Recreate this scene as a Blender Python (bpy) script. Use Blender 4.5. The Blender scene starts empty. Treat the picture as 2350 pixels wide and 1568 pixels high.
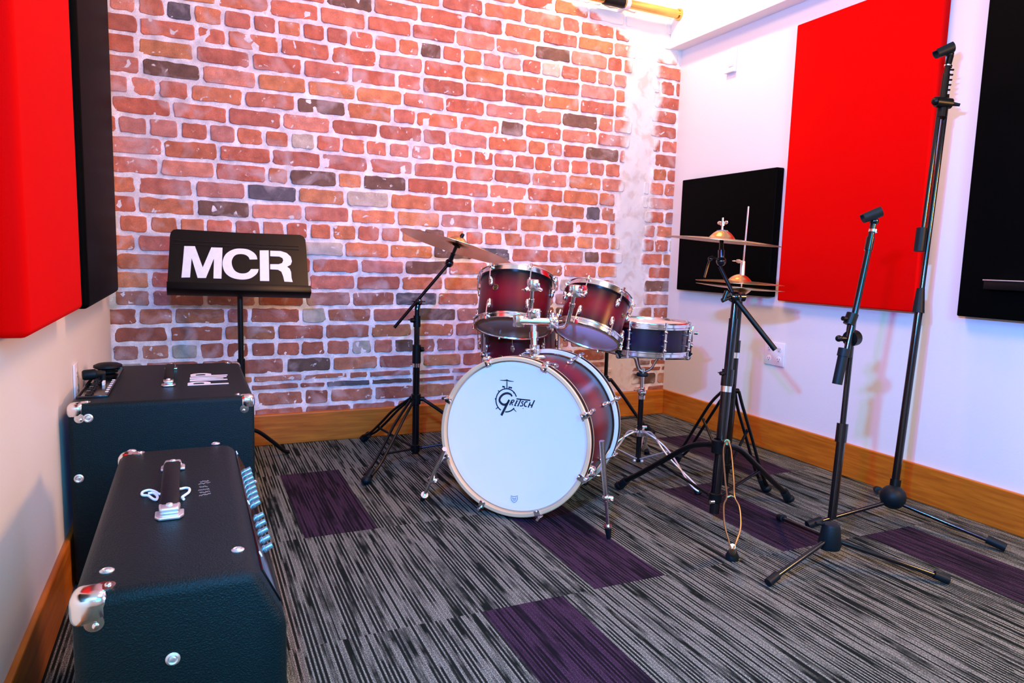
import bpy, bmesh, math, random
from mathutils import Vector, Matrix, Euler
random.seed(7)
C = bpy.context.scene.collection
PI = math.pi
V = Vector

# ------------------------------------------------------------------ helpers
def lin(h):
    h = h.lstrip('#'); o = []
    for i in (0, 2, 4):
        c = int(h[i:i+2], 16)/255
        o.append(c/12.92 if c <= .04045 else ((c+.055)/1.055)**2.4)
    return (*o, 1)

def nmat(name, col, rough=.5, metal=0, bump=0, bscale=200, var=0, vscale=8, spec=.5, coat=0):
    m = bpy.data.materials.new(name); m.use_nodes = True
    nt = m.node_tree; b = nt.nodes['Principled BSDF']
    if isinstance(col, str): col = lin(col)
    b.inputs['Base Color'].default_value = col
    b.inputs['Roughness'].default_value = rough
    b.inputs['Metallic'].default_value = metal
    b.inputs['Specular IOR Level'].default_value = spec
    if coat:
        b.inputs['Coat Weight'].default_value = coat; b.inputs['Coat Roughness'].default_value = .15
    tc = nt.nodes.new('ShaderNodeTexCoord')
    if var:
        n = nt.nodes.new('ShaderNodeTexNoise'); n.inputs['Scale'].default_value = vscale; n.inputs['Detail'].default_value = 4
        nt.links.new(tc.outputs['Object'], n.inputs['Vector'])
        mx = nt.nodes.new('ShaderNodeMix'); mx.data_type = 'RGBA'
        mx.inputs['A'].default_value = tuple(c*(1-var) for c in col[:3])+(1,)
        mx.inputs['B'].default_value = tuple(min(1, c*(1+var)) for c in col[:3])+(1,)
        nt.links.new(n.outputs['Fac'], mx.inputs['Factor']); nt.links.new(mx.outputs['Result'], b.inputs['Base Color'])
    if bump:
        n = nt.nodes.new('ShaderNodeTexNoise'); n.inputs['Scale'].default_value = bscale; n.inputs['Detail'].default_value = 2
        nt.links.new(tc.outputs['Object'], n.inputs['Vector'])
        bp = nt.nodes.new('ShaderNodeBump'); bp.inputs['Strength'].default_value = bump; bp.inputs['Distance'].default_value = .002
        nt.links.new(n.outputs['Fac'], bp.inputs['Height']); nt.links.new(bp.outputs['Normal'], b.inputs['Normal'])
    return m

def obj(name, bm, m, parent=None, smooth=False, angle=40, loc=None):
    bmesh.ops.recalc_face_normals(bm, faces=bm.faces)
    root = parent
    while root is not None and root.parent is not None: root = root.parent
    if root is not None: off = V(root.location)
    else:
        if loc is None:
            xs = [v.co for v in bm.verts]
            mn = V([min(c[i] for c in xs) for i in range(3)]); mxx = V([max(c[i] for c in xs) for i in range(3)])
            off = V(((mn.x+mxx.x)/2, (mn.y+mxx.y)/2, mn.z))
        else: off = V(loc)
    for v in bm.verts: v.co -= off
    me = bpy.data.meshes.new(name); bm.to_mesh(me); bm.free()
    if smooth:
        me.shade_smooth() if hasattr(me, 'shade_smooth') else None
        for p in me.polygons: p.use_smooth = True
        try: me.set_sharp_from_angle(angle=math.radians(angle))
        except Exception: pass
    me.materials.append(m)
    o = bpy.data.objects.new(name, me); C.objects.link(o)
    if parent is None: o.location = off
    else: o.parent = parent
    return o

def tag(o, label=None, cat=None, group=None, kind=None):
    if label: o['label'] = label
    if cat: o['category'] = cat
    if group: o['group'] = group
    if kind: o['kind'] = kind
    return o

def thing(name, label, cat, loc, group=None):
    o = bpy.data.objects.new(name, None); C.objects.link(o); o.location = loc
    o.empty_display_size = .05
    return tag(o, label, cat, group)

def frame(z, hint=(0, 0, 1)):
    z = V(z).normalized(); h = V(hint)
    if abs(z.dot(h)) > .98: h = V((1, 0, 0))
    x = h.cross(z).normalized(); y = z.cross(x)
    return Matrix((x, y, z)).transposed()

def mat4(o, R): 
    m = R.to_4x4(); m.translation = V(o); return m

def box(bm, a, b, M=None, bev=0, seg=2):
    a = V(a); b = V(b); c = (a+b)/2; s = b-a
    t = bmesh.new(); bmesh.ops.create_cube(t, size=1)
    for v in t.verts: v.co = V((v.co.x*abs(s.x), v.co.y*abs(s.y), v.co.z*abs(s.z)))+c
    if bev: bmesh.ops.bevel(t, geom=list(t.edges), offset=bev, segments=seg, profile=.5, affect='EDGES')
    merge(bm, t, M)

def merge(bm, t, M=None):
    mp = {}
    for v in t.verts: mp[v] = bm.verts.new((M @ v.co) if M is not None else v.co)
    for f in t.faces:
        try: bm.faces.new([mp[v] for v in f.verts])
        except ValueError: pass
    t.free()

def prism(bm, poly, z0, z1, M=None, bev=0):
    t = bmesh.new()
    a = [t.verts.new((x, y, z0)) for x, y in poly]; b = [t.verts.new((x, y, z1)) for x, y in poly]
    n = len(poly)
    t.faces.new(a[::-1]); t.faces.new(b)
    for i in range(n): t.faces.new((a[i], a[(i+1) % n], b[(i+1) % n], b[i]))
    bmesh.ops.recalc_face_normals(t, faces=t.faces)
    if bev: bmesh.ops.bevel(t, geom=list(t.edges), offset=bev, segments=3, profile=.5, affect='EDGES')
    merge(bm, t, M)

def tube(bm, pts, r, seg=12, closed=False, M=None, flat=1):
    pts = [V(p) for p in pts]; n = len(pts)
    rs = r if isinstance(r, (list, tuple)) else [r]*n
    rings = []; prev = None
    for i, p in enumerate(pts):
        if closed: t = (pts[(i+1) % n]-pts[i-1]).normalized()
        else: t = ((pts[i+1] if i < n-1 else p)-(pts[i-1] if i else p)).normalized()
        if prev is None:
            h = V((0, 0, 1)) if abs(t.z) < .9 else V((0, 1, 0)); x = h.cross(t).normalized()
        else:
            x = prev-t*prev.dot(t); x.normalize()
        prev = x; y = t.cross(x)
        ring = []
        for k in range(seg):
            a = 2*PI*k/seg; q = p+(x*math.cos(a)+y*math.sin(a)*flat)*rs[i]
            ring.append(bm.verts.new(M @ q if M is not None else q))
        rings.append(ring)
    for i in range(n if closed else n-1):
        A = rings[i]; B = rings[(i+1) % n]
        for k in range(seg): bm.faces.new((A[k], A[(k+1) % seg], B[(k+1) % seg], B[k]))
    if not closed: bm.faces.new(rings[0][::-1]); bm.faces.new(rings[-1])

def curve(pts, n=8, closed=False):
    pts = [V(p) for p in pts]; out = []; m = len(pts)
    rng = range(m if closed else m-1)
    for i in rng:
        if closed: p0, p1, p2, p3 = pts[i-1], pts[i], pts[(i+1) % m], pts[(i+2) % m]
        else: p0, p1, p2, p3 = pts[max(i-1, 0)], pts[i], pts[i+1], pts[min(i+2, m-1)]
        for k in range(n):
            t = k/n
            out.append(.5*((2*p1)+(p2-p0)*t+(2*p0-5*p1+4*p2-p3)*t*t+(3*p1-p0-3*p2+p3)*t**3))
    if not closed: out.append(pts[-1])
    return out

def lathe(bm, prof, M=None, seg=48, loop=False, a0=0):
    """prof: (r, z) points; revolved about local Z"""
    rings = []
    for r, z in prof:
        if r < 1e-6:
            q = V((0, 0, z)); rings.append([bm.verts.new(M @ q if M is not None else q)])
        else:
            ring = []
            for k in range(seg):
                a = a0+2*PI*k/seg; q = V((r*math.cos(a), r*math.sin(a), z))
                ring.append(bm.verts.new(M @ q if M is not None else q))
            rings.append(ring)
    n = len(rings)
    for i in range(n if loop else n-1):
        A = rings[i]; B = rings[(i+1) % n]
        for k in range(seg):
            k2 = (k+1) % seg
            if len(A) == 1 and len(B) == 1: break
            if len(A) == 1: bm.faces.new((A[0], B[k], B[k2]))
            elif len(B) == 1: bm.faces.new((A[k], A[k2], B[0]))
            else: bm.faces.new((A[k], A[k2], B[k2], B[k]))

def cyl(bm, a, b, r, seg=16, r2=None):
    a = V(a); b = V(b); d = b-a
    lathe(bm, [(0, 0), (r, 0), (r if r2 is None else r2, d.length), (0, d.length)], mat4(a, frame(d)), seg)

def ball(bm, c, r, sc=(1, 1, 1), M=None, seg=16):
    t = bmesh.new(); bmesh.ops.create_uvsphere(t, u_segments=seg, v_segments=seg//2+2, radius=r)
    R = M if M is not None else Matrix.Identity(3)
    for v in t.verts: v.co = V(c)+R @ V((v.co.x*sc[0], v.co.y*sc[1], v.co.z*sc[2]))
    merge(bm, t)

def stroke2d(bm, pts, w, M, z=0, th=.0006, n=6, ends=True):
    """a flat painted line of width w along 2-D points, in frame M"""
    p = [V((a[0], a[1])) for a in pts]
    c = curve([V((a.x, a.y, 0)) for a in p], n) if n > 1 else [V((a.x, a.y, 0)) for a in p]
    ws = w if isinstance(w, (list, tuple)) else [w, w]
    L = []; R = []
    for i, q in enumerate(c):
        t = (c[min(i+1, len(c)-1)]-c[max(i-1, 0)]).normalized(); nn = V((-t.y, t.x, 0))
        f = i/(len(c)-1); k = f*(len(ws)-1); i0 = min(int(k), len(ws)-2); wi = ws[i0]*(1-(k-i0))+ws[i0+1]*(k-i0)
        L.append(q+nn*wi/2); R.append(q-nn*wi/2)
    for i in range(len(c)-1):
        vs = []
        for q in (L[i], R[i], R[i+1], L[i+1]): vs.append(q)
        lo = [bm.verts.new(M @ V((q.x, q.y, z))) for q in vs]; hi = [bm.verts.new(M @ V((q.x, q.y, z+th))) for q in vs]
        bm.faces.new(hi); bm.faces.new(lo[::-1])
        for k in range(4): bm.faces.new((lo[k], lo[(k+1) % 4], hi[(k+1) % 4], hi[k]))

def poly2d(bm, pts, M, z=0, th=.0006):
    t = bmesh.new(); n = len(pts)
    a = [t.verts.new((x, y, z)) for x, y in pts]; b = [t.verts.new((x, y, z+th)) for x, y in pts]
    t.faces.new(a[::-1]); t.faces.new(b)
    for i in range(n): t.faces.new((a[i], a[(i+1) % n], b[(i+1) % n], b[i]))
    t.normal_update(); bmesh.ops.triangulate(t, faces=t.faces)
    merge(bm, t, M)

def dome(bm, r, h, M, seg=20):
    lathe(bm, [(r, 0), (r, h*.35), (r*.8, h*.8), (r*.4, h), (0, h)], M, seg)

# ------------------------------------------------------------------ materials
BLK = nmat('black_satin_metal', (.0028, .0032, .003, 1), .36, 0, spec=.22, var=.3, vscale=30)
BLKM = nmat('black_gloss_metal', (.003, .003, .004, 1), .14, 0, spec=.5, var=.3, vscale=20, coat=.15)
RUB = nmat('black_rubber', (.003, .007, .009, 1), .5, spec=.2, bump=.2, bscale=300)
CHR = nmat('chrome', (.90, .90, .92, 1), .17, 1, var=.06, vscale=25)
CHRD = nmat('worn_chrome', (.78, .77, .76, 1), .34, .8, var=.15, vscale=40)
BRASSM = nmat('brass_pipe', (.75, .48, .14, 1), .25, 1, var=.25, vscale=12)
BRONZE = nmat('cymbal_bronze', (.78, .55, .27, 1), .24, 1, var=.15, vscale=20)
GOLDW = nmat('tarnished_wire', (.30, .21, .11, 1), .35, 1, var=.2, vscale=60)
TOLEX = nmat('black_tolex', (.0025, .011, .013, 1), .38, bump=.8, bscale=420, spec=.14)
WHITE = nmat('white_paint_marks', '#e8e8ee', .6, var=.12, vscale=60)
INK = nmat('dark_print_ink', (.004, .012, .02, 1), .5, var=.2, vscale=50)
PLATE = nmat('white_plastic', '#e9e4e6', .35, var=.03, vscale=20)
FELT = nmat('grey_felt', '#77777a', .9, bump=.4, bscale=400)
REDF = nmat('red_panel_fabric', (.72, .0, .0, 1), .8, bump=.3, bscale=900, var=.06, vscale=3, spec=.05)
BLKF = nmat('black_panel_fabric', (.0016, .0018, .0016, 1), .5, bump=.1, bscale=900, var=.2, vscale=4, spec=.02)
HEADW = nmat('white_drum_head', (.86, .76, .70, 1), .3, var=.02, vscale=3, spec=.4)
HEADC = nmat('clear_coated_drum_head', (.50, .36, .28, 1), .25, var=.1, vscale=6)
MAPLE = nmat('pale_maple', '#e2b98c', .4, var=.08, vscale=14, coat=.3)
CREAM = nmat('cream_hoop_edge', '#e9ddd0', .35, var=.03, vscale=10, coat=.2)
REDT = nmat('red_plastic', (.6, .01, .02, 1), .4, var=.1)
DARKIN = nmat('dark_inlay', (.012, .007, .005, 1), .5, var=.3, vscale=20, spec=.15)
WALLM = nmat('painted_plaster', '#e9e4e2', .6, bump=.15, bscale=120, var=.015, vscale=2)
CEILM = nmat('white_ceiling_paint', '#eeeae6', .7, bump=.1, bscale=90, var=.01)
KNB = nmat('pale_blue_knob', (.22, .34, .38, 1), .28, .6, var=.5, vscale=300)
ROPE = nmat('white_cord', '#e8edf2', .8, bump=.3, bscale=300)

def wood_mat():
    m = bpy.data.materials.new('stained_wood'); m.use_nodes = True; nt = m.node_tree; b = nt.nodes['Principled BSDF']
    tc = nt.nodes.new('ShaderNodeTexCoord'); mp = nt.nodes.new('ShaderNodeMapping'); mp.inputs['Scale'].default_value = (1, 1, 14)
    n = nt.nodes.new('ShaderNodeTexNoise'); n.inputs['Scale'].default_value = 5; n.inputs['Detail'].default_value = 8; n.inputs['Distortion'].default_value = .6
    r = nt.nodes.new('ShaderNodeValToRGB'); r.color_ramp.elements[0].position = .3; r.color_ramp.elements[1].position = .75
    r.color_ramp.elements[0].color = (.38, .085, .003, 1); r.color_ramp.elements[1].color = (.62, .175, .009, 1)
    nt.links.new(tc.outputs['Object'], mp.inputs['Vector']); nt.links.new(mp.outputs['Vector'], n.inputs['Vector'])
    nt.links.new(n.outputs['Fac'], r.inputs['Fac']); nt.links.new(r.outputs['Color'], b.inputs['Base Color'])
    b.inputs['Roughness'].default_value = .42
    return m
WOOD = wood_mat()

def burst_mat(name, axis_o, axis, half, inner, edge):
    """a lacquer that is sprayed dark towards both rims of the shell"""
    m = bpy.data.materials.new(name); m.use_nodes = True; nt = m.node_tree; b = nt.nodes['Principled BSDF']
    L = nt.links.new
    tc = nt.nodes.new('ShaderNodeTexCoord')
    sub = nt.nodes.new('ShaderNodeVectorMath'); sub.operation = 'SUBTRACT'; sub.inputs[1].default_value = axis_o
    L(tc.outputs['Object'], sub.inputs[0])
    d = nt.nodes.new('ShaderNodeVectorMath'); d.operation = 'DOT_PRODUCT'; d.inputs[1].default_value = axis
    L(sub.outputs[0], d.inputs[0])
    a = nt.nodes.new('ShaderNodeMath'); a.operation = 'ABSOLUTE'; L(d.outputs['Value'], a.inputs[0])
    q = nt.nodes.new('ShaderNodeMath'); q.operation = 'DIVIDE'; q.inputs[1].default_value = half; L(a.outputs[0], q.inputs[0])
    r = nt.nodes.new('ShaderNodeValToRGB'); e = r.color_ramp.elements
    e[0].position = .12; e[0].color = inner; e[1].position = .74; e[1].color = edge
    L(q.outputs[0], r.inputs['Fac']); L(r.outputs['Color'], b.inputs['Base Color'])
    b.inputs['Roughness'].default_value = .3
    b.inputs['Coat Weight'].default_value = .12; b.inputs['Coat Roughness'].default_value = .25; b.inputs['Specular IOR Level'].default_value = .3
    return m

def brick_mat():
    m = bpy.data.materials.new('old_brick'); m.use_nodes = True; nt = m.node_tree; b = nt.nodes['Principled BSDF']; L = nt.links.new
    at = nt.nodes.new('ShaderNodeAttribute'); at.attribute_name = 'bcol'
    tc = nt.nodes.new('ShaderNodeTexCoord')
    def noise(s, d=5, dist=0, off=0):
        n = nt.nodes.new('ShaderNodeTexNoise'); n.inputs['Scale'].default_value = s; n.inputs['Detail'].default_value = d; n.inputs['Distortion'].default_value = dist
        mp = nt.nodes.new('ShaderNodeMapping'); mp.inputs['Location'].default_value = (off, off*.7, off*1.3)
        L(tc.outputs['Object'], mp.inputs['Vector']); L(mp.outputs['Vector'], n.inputs['Vector']); return n
    def ramp(src, a, b_, ca=(0, 0, 0, 1), cb=(1, 1, 1, 1)):
        r = nt.nodes.new('ShaderNodeValToRGB'); r.color_ramp.elements[0].position = a; r.color_ramp.elements[1].position = b_
        r.color_ramp.elements[0].color = ca; r.color_ramp.elements[1].color = cb; L(src, r.inputs['Fac']); return r
    def mix(f, A, B, t='MIX'):
        x = nt.nodes.new('ShaderNodeMix'); x.data_type = 'RGBA'; x.blend_type = t
        if isinstance(f, float): x.inputs['Factor'].default_value = f
        else: L(f, x.inputs['Factor'])
        for s, k in ((A, 'A'), (B, 'B')):
            if isinstance(s, tuple): x.inputs[k].default_value = s
            else: L(s, x.inputs[k])
        return x.outputs['Result']
    # mottling in each brick
    g = ramp(noise(22, 6).outputs['Fac'], .35, .7, (.74, .72, .74, 1), (1.15, 1.15, 1.15, 1))
    c = mix(1.0, at.outputs['Color'], g.outputs['Color'], 'MULTIPLY')
    g2 = ramp(noise(330, 2).outputs['Fac'], .35, .65, (.86, .85, .84, 1), (1.12, 1.12, 1.13, 1))
    c = mix(1.0, c, g2.outputs['Color'], 'MULTIPLY')
    # lime haze and smears of mortar
    s1 = ramp(noise(9, 8, .6, 3).outputs['Fac'], .52, .72)
    s1b = nt.nodes.new('ShaderNodeMath'); s1b.operation = 'MULTIPLY'; s1b.inputs[1].default_value = .6; L(s1.outputs['Color'], s1b.inputs[0])
    c = mix(s1b.outputs[0], c, (.62, .47, .46, 1))
    s2 = ramp(noise(30, 8, .5, 9).outputs['Fac'], .655, .70)
    c = mix(s2.outputs['Color'], c, (.72, .62, .60, 1))
    s3 = ramp(noise(3.2, 3, .2, 5).outputs['Fac'], .66, .74)
    s3b = nt.nodes.new('ShaderNodeMath'); s3b.operation = 'MULTIPLY'; s3b.inputs[1].default_value = .35; L(s3.outputs['Color'], s3b.inputs[0])
    c = mix(s3b.outputs[0], c, (.05, .045, .05, 1))
    # the old plaster strip left on the wall near the right corner
    sep = nt.nodes.new('ShaderNodeSeparateXYZ'); L(tc.outputs['Object'], sep.inputs[0])
    nz = noise(7, 6, .4, 1)
    def math_(op, a, b_=None, v=None):
        x = nt.nodes.new('ShaderNodeMath'); x.operation = op
        if isinstance(a, (int, float)): x.inputs[0].default_value = a
        else: L(a, x.inputs[0])
        if b_ is not None:
            if isinstance(b_, (int, float)): x.inputs[1].default_value = b_
            else: L(b_, x.inputs[1])
        return x.outputs[0]
    # centre of the strip drifts a little to the left lower down
    cen = math_('ADD', math_('MULTIPLY', sep.outputs['Z'], .04), STRIP_X)
    dx = math_('ABSOLUTE', math_('SUBTRACT', sep.outputs['X'], cen))
    dx = math_('ADD', dx, math_('MULTIPLY', math_('SUBTRACT', nz.outputs['Fac'], .5), .16))
    strip = ramp(dx, .095, .125, (1, 1, 1, 1), (0, 0, 0, 1))
    stain = ramp(noise(16, 8, .5, 4).outputs['Fac'], .36, .52, (.66, .54, .48, 1), (.76, .69, .65, 1))
    c = mix(strip.outputs['Color'], c, stain.outputs['Color'])
    # plaster around the pipe's end, top right
    dtop = math_('ADD', math_('ADD', math_('MULTIPLY', sep.outputs['Z'], 3.0), math_('MULTIPLY', sep.outputs['X'], 1.0)), math_('MULTIPLY', nz.outputs['Fac'], .5))
    tp = ramp(math_('SUBTRACT', dtop, TOPK), .0, .06)
    c = mix(tp.outputs['Color'], c, (.76, .71, .66, 1))
    L(c, b.inputs['Base Color']); b.inputs['Roughness'].default_value = .88
    bp = nt.nodes.new('ShaderNodeBump'); bp.inputs['Strength'].default_value = .35; bp.inputs['Distance'].default_value = .003
    L(noise(45, 4).outputs['Fac'], bp.inputs['Height']); L(bp.outputs['Normal'], b.inputs['Normal'])
    return m

def carpet_mat():
    m = bpy.data.materials.new('striped_carpet'); m.use_nodes = True; nt = m.node_tree; b = nt.nodes['Principled BSDF']; L = nt.links.new
    at = nt.nodes.new('ShaderNodeAttribute'); at.attribute_name = 'tone'
    sp = nt.nodes.new('ShaderNodeSeparateColor'); L(at.outputs['Color'], sp.inputs['Color'])
    tc = nt.nodes.new('ShaderNodeTexCoord')
    def M_(op, a, b_):
        x = nt.nodes.new('ShaderNodeMath'); x.operation = op
        for i, s in enumerate((a, b_)):
            if isinstance(s, (int, float)): x.inputs[i].default_value = s
            else: L(s, x.inputs[i])
        return x.outputs[0]
    def noise(sc, scale, d):
        mp = nt.nodes.new('ShaderNodeMapping'); mp.inputs['Scale'].default_value = sc
        ad = nt.nodes.new('ShaderNodeVectorMath'); ad.operation = 'ADD'
        cb = nt.nodes.new('ShaderNodeCombineXYZ'); L(M_('MULTIPLY', sp.outputs['Green'], 37.), cb.inputs[0]); L(M_('MULTIPLY', sp.outputs['Green'], 91.), cb.inputs[1])
        L(tc.outputs['Object'], mp.inputs['Vector']); L(mp.outputs['Vector'], ad.inputs[0]); L(cb.outputs[0], ad.inputs[1])
        n = nt.nodes.new('ShaderNodeTexNoise'); n.inputs['Scale'].default_value = scale; n.inputs['Detail'].default_value = d
        L(ad.outputs[0], n.inputs['Vector']); return n.outputs['Fac']
    # tufted rows along Y, pitch about 8 mm; a row is light or dark over long runs
    sx = nt.nodes.new('ShaderNodeSeparateXYZ'); L(tc.outputs['Object'], sx.inputs[0])
    ph = M_('FRACT', M_('MULTIPLY', sx.outputs['X'], 1/.0105), 0)
    row = M_('FLOOR', M_('MULTIPLY', sx.outputs['X'], 1/.0105), 0)
    cb = nt.nodes.new('ShaderNodeCombineXYZ'); L(M_('MULTIPLY', row, .37), cb.inputs[0]); L(M_('MULTIPLY', sx.outputs['Y'], 2.2), cb.inputs[1]); L(M_('MULTIPLY', sp.outputs['Green'], 50.), cb.inputs[2])
    n1 = nt.nodes.new('ShaderNodeTexNoise'); n1.inputs['Scale'].default_value = 1.6; n1.inputs['Detail'].default_value = 4; L(cb.outputs[0], n1.inputs['Vector'])
    rr = nt.nodes.new('ShaderNodeValToRGB'); rr.color_ramp.elements[0].position = .36; rr.color_ramp.elements[1].position = .50; L(n1.outputs['Fac'], rr.inputs['Fac'])
    rowprof = nt.nodes.new('ShaderNodeValToRGB'); e = rowprof.color_ramp.elements; e[0].position = .22; e[0].color = (0.02,)*3+(1,); e[1].position = .38; e[1].color = (1, 1, 1, 1)
    x = e.new(.58); x.color = (1, 1, 1, 1); x = e.new(.76); x.color = (.02,)*3+(1,)
    L(ph, rowprof.inputs['Fac'])
    loops = noise((1, .6, 1), 420, 1)
    lr = nt.nodes.new('ShaderNodeValToRGB'); lr.color_ramp.elements[0].position = .38; lr.color_ramp.elements[1].position = .6; L(loops, lr.inputs['Fac'])
    # wider runs where neighbouring rows are light as well and nearly merge
    cb2 = nt.nodes.new('ShaderNodeCombineXYZ'); L(M_('MULTIPLY', M_('FLOOR', M_('ADD', M_('MULTIPLY', sx.outputs['X'], 1/.0105), .5), 0), .61), cb2.inputs[0]); L(M_('MULTIPLY', sx.outputs['Y'], 1.7), cb2.inputs[1]); L(M_('MULTIPLY', sp.outputs['Green'], 83.), cb2.inputs[2])
    n2 = nt.nodes.new('ShaderNodeTexNoise'); n2.inputs['Scale'].default_value = 1.5; n2.inputs['Detail'].default_value = 4; L(cb2.outputs[0], n2.inputs['Vector'])
    fr = nt.nodes.new('ShaderNodeValToRGB'); fr.color_ramp.elements[0].position = .49; fr.color_ramp.elements[1].position = .55; L(n2.outputs['Fac'], fr.inputs['Fac'])
    lines = M_('MULTIPLY', rr.outputs['Color'], rowprof.outputs['Color'])
    fill = M_('MULTIPLY', M_('MULTIPLY', fr.outputs['Color'], rr.outputs['Color']), .62)
    lo = M_('MULTIPLY', M_('MAXIMUM', lines, fill), M_('ADD', M_('MULTIPLY', lr.outputs['Color'], .75), .28))
    mx = nt.nodes.new('ShaderNodeMix'); mx.data_type = 'RGBA'; mx.inputs['A'].default_value = (.005, .008, .006, 1); mx.inputs['B'].default_value = (.31, .31, .255, 1); L(lo, mx.inputs['Factor'])
    mp_ = nt.nodes.new('ShaderNodeMix'); mp_.data_type = 'RGBA'; mp_.inputs['A'].default_value = (.006, .004, .007, 1); mp_.inputs['B'].default_value = (.075, .034, .070, 1); L(lo, mp_.inputs['Factor'])
    fin = nt.nodes.new('ShaderNodeMix'); fin.data_type = 'RGBA'; L(sp.outputs['Red'], fin.inputs['Factor']); L(mx.outputs['Result'], fin.inputs['A']); L(mp_.outputs['Result'], fin.inputs['B'])
    L(fin.outputs['Result'], b.inputs['Base Color']); b.inputs['Roughness'].default_value = .95; b.inputs['Specular IOR Level'].default_value = .1
    bp = nt.nodes.new('ShaderNodeBump'); bp.inputs['Strength'].default_value = .5; bp.inputs['Distance'].default_value = .003
    L(lo, bp.inputs['Height']); L(bp.outputs['Normal'], b.inputs['Normal'])
    return m

# ------------------------------------------------------------------ the room
XL, XR, YB, YF, ZC = -.32, 2.645, 3.46, -1.7, 2.8
def struct(name, bm, m, smooth=False, loc=None):
    o = obj(name, bm, m, None, smooth, loc=loc or (0, 0, 0)); return tag(o, kind='structure')

# floor: carpet planks, each with its own dye lot
bm = bmesh.new(); lay = None
planks = []
PW = .2385
rows = [(-1.9, -1.22), (-1.22, -.54), (-.54, .16), (.16, .88), (.88, 1.59), (1.59, 2.24), (2.24, 2.94), (2.94, 3.52)]
purple = {(4, .675), (5, 1.02), (6, .318), (5, 1.735), (4, 2.1), (7, 1.3), (3, .2), (6, 2.3)}
offs = [.1, .05, .18, .20, .198, .066, .080, .108]
rnd = random.Random(3)
for i, (y0, y1) in enumerate(rows):
    x = -.4-.2385+offs[i]
    x0 = [ -.2770, 0, 0, 0, 0, 0, 0, 0][0]
    st = {4: .675-5*PW, 5: 1.02-6*PW, 6: .318-3*PW, 7: 1.3-7*PW-.05, 3: .2-3*PW}.get(i, -.42-offs[i])
    k = 0
    while st+k*PW < 2.75:
        a = st+k*PW; pur = 0
        for (r, px) in purple:
            if r == i and abs(a-px) < PW*.5: pur = 1
        planks.append((a, a+PW, y0, y1, pur, rnd.random())); k += 1
lay = bm.loops.layers.float_color.new('tone')
for a, b_, y0, y1, pur, rn in planks:
    vs = [bm.verts.new((xx, yy, 0)) for xx, yy in ((a, y0), (b_, y0), (b_, y1), (a, y1))]
    f = bm.faces.new(vs)
    for lp in f.loops: lp[lay] = (pur, rn, 0, 1)
vs0 = [bm.verts.new(p) for p in ((-.6, -1.9, -.06), (2.9, -1.9, -.06), (2.9, 3.6, -.06), (-.6, 3.6, -.06))]
vs1 = [bm.verts.new(p) for p in ((-.6, -1.9, -.004), (2.9, -1.9, -.004), (2.9, 3.6, -.004), (-.6, 3.6, -.004))]
bm.faces.new(vs0); bm.faces.new(vs1)
for k in range(4): bm.faces.new((vs0[k], vs0[(k+1) % 4], vs1[(k+1) % 4], vs1[k]))
struct('floor', bm, carpet_mat())

bm = bmesh.new(); box(bm, (-.6, -1.9, ZC), (2.9, 3.7, ZC+.1)); struct('ceiling', bm, CEILM)
bm = bmesh.new(); box(bm, (XL-.12, -1.9, 0), (XL, 3.58, ZC)); struct('wall_left', bm, WALLM)
bm = bmesh.new(); box(bm, (XR, -1.9, 0), (XR+.12, 3.58, ZC)); struct('wall_right', bm, WALLM)
bm = bmesh.new(); box(bm, (XL, YF-.12, 0), (XR, YF, ZC)); struct('wall_front', bm, WALLM)
bm = bmesh.new(); box(bm, (XL, YF, 0), (XL+.014, YB, .145), bev=.004); struct('baseboard_left', bm, WOOD)
bm = bmesh.new(); box(bm, (XR-.016, YF, 0), (XR, YB, .150), bev=.004); struct('baseboard_right', bm, WOOD)
bm = bmesh.new(); box(bm, (XL+.014, YB-.034, 0), (XR-.016, YB, .148), bev=.004); struct('baseboard_back', bm, WOOD)
bm = bmesh.new(); box(bm, (XR-.085, YF, 2.158), (XR, YB+.0, ZC), bev=.003); struct('trim_1', bm, WALLM)

# brick wall: mortar bed plus about eight hundred laid bricks in one wall mesh
STRIP_X = 2.315; TOPK = 9.05
bm = bmesh.new(); lay = bm.loops.layers.float_color.new('bcol')
def facecol(f, c):
    for lp in f.loops: lp[lay] = c
MORT = (.90, .80, .78, 1)
NX, NZ = 150, 140
def mz(x, z): return YB+.003+.0030*math.sin(31*x+9*z)*math.sin(23*z+3)+.002*math.sin(77*x)*math.cos(61*z)
grid = [[bm.verts.new((XL-.05+(XR-XL+.1)*i/NX, mz(i*.022, j*.0214), ZC*j/NZ)) for j in range(NZ+1)] for i in range(NX+1)]
for i in range(NX):
    for j in range(NZ):
        fq = bm.faces.new((grid[i][j], grid[i+1][j], grid[i+1][j+1], grid[i][j+1])); facecol(fq, MORT); fq.smooth = True
back = [bm.verts.new(p) for p in ((XL-.05, YB+.12, 0), (XR+.05, YB+.12, 0), (XR+.05, YB+.12, ZC), (XL-.05, YB+.12, ZC))]
facecol(bm.faces.new(back), MORT)
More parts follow.
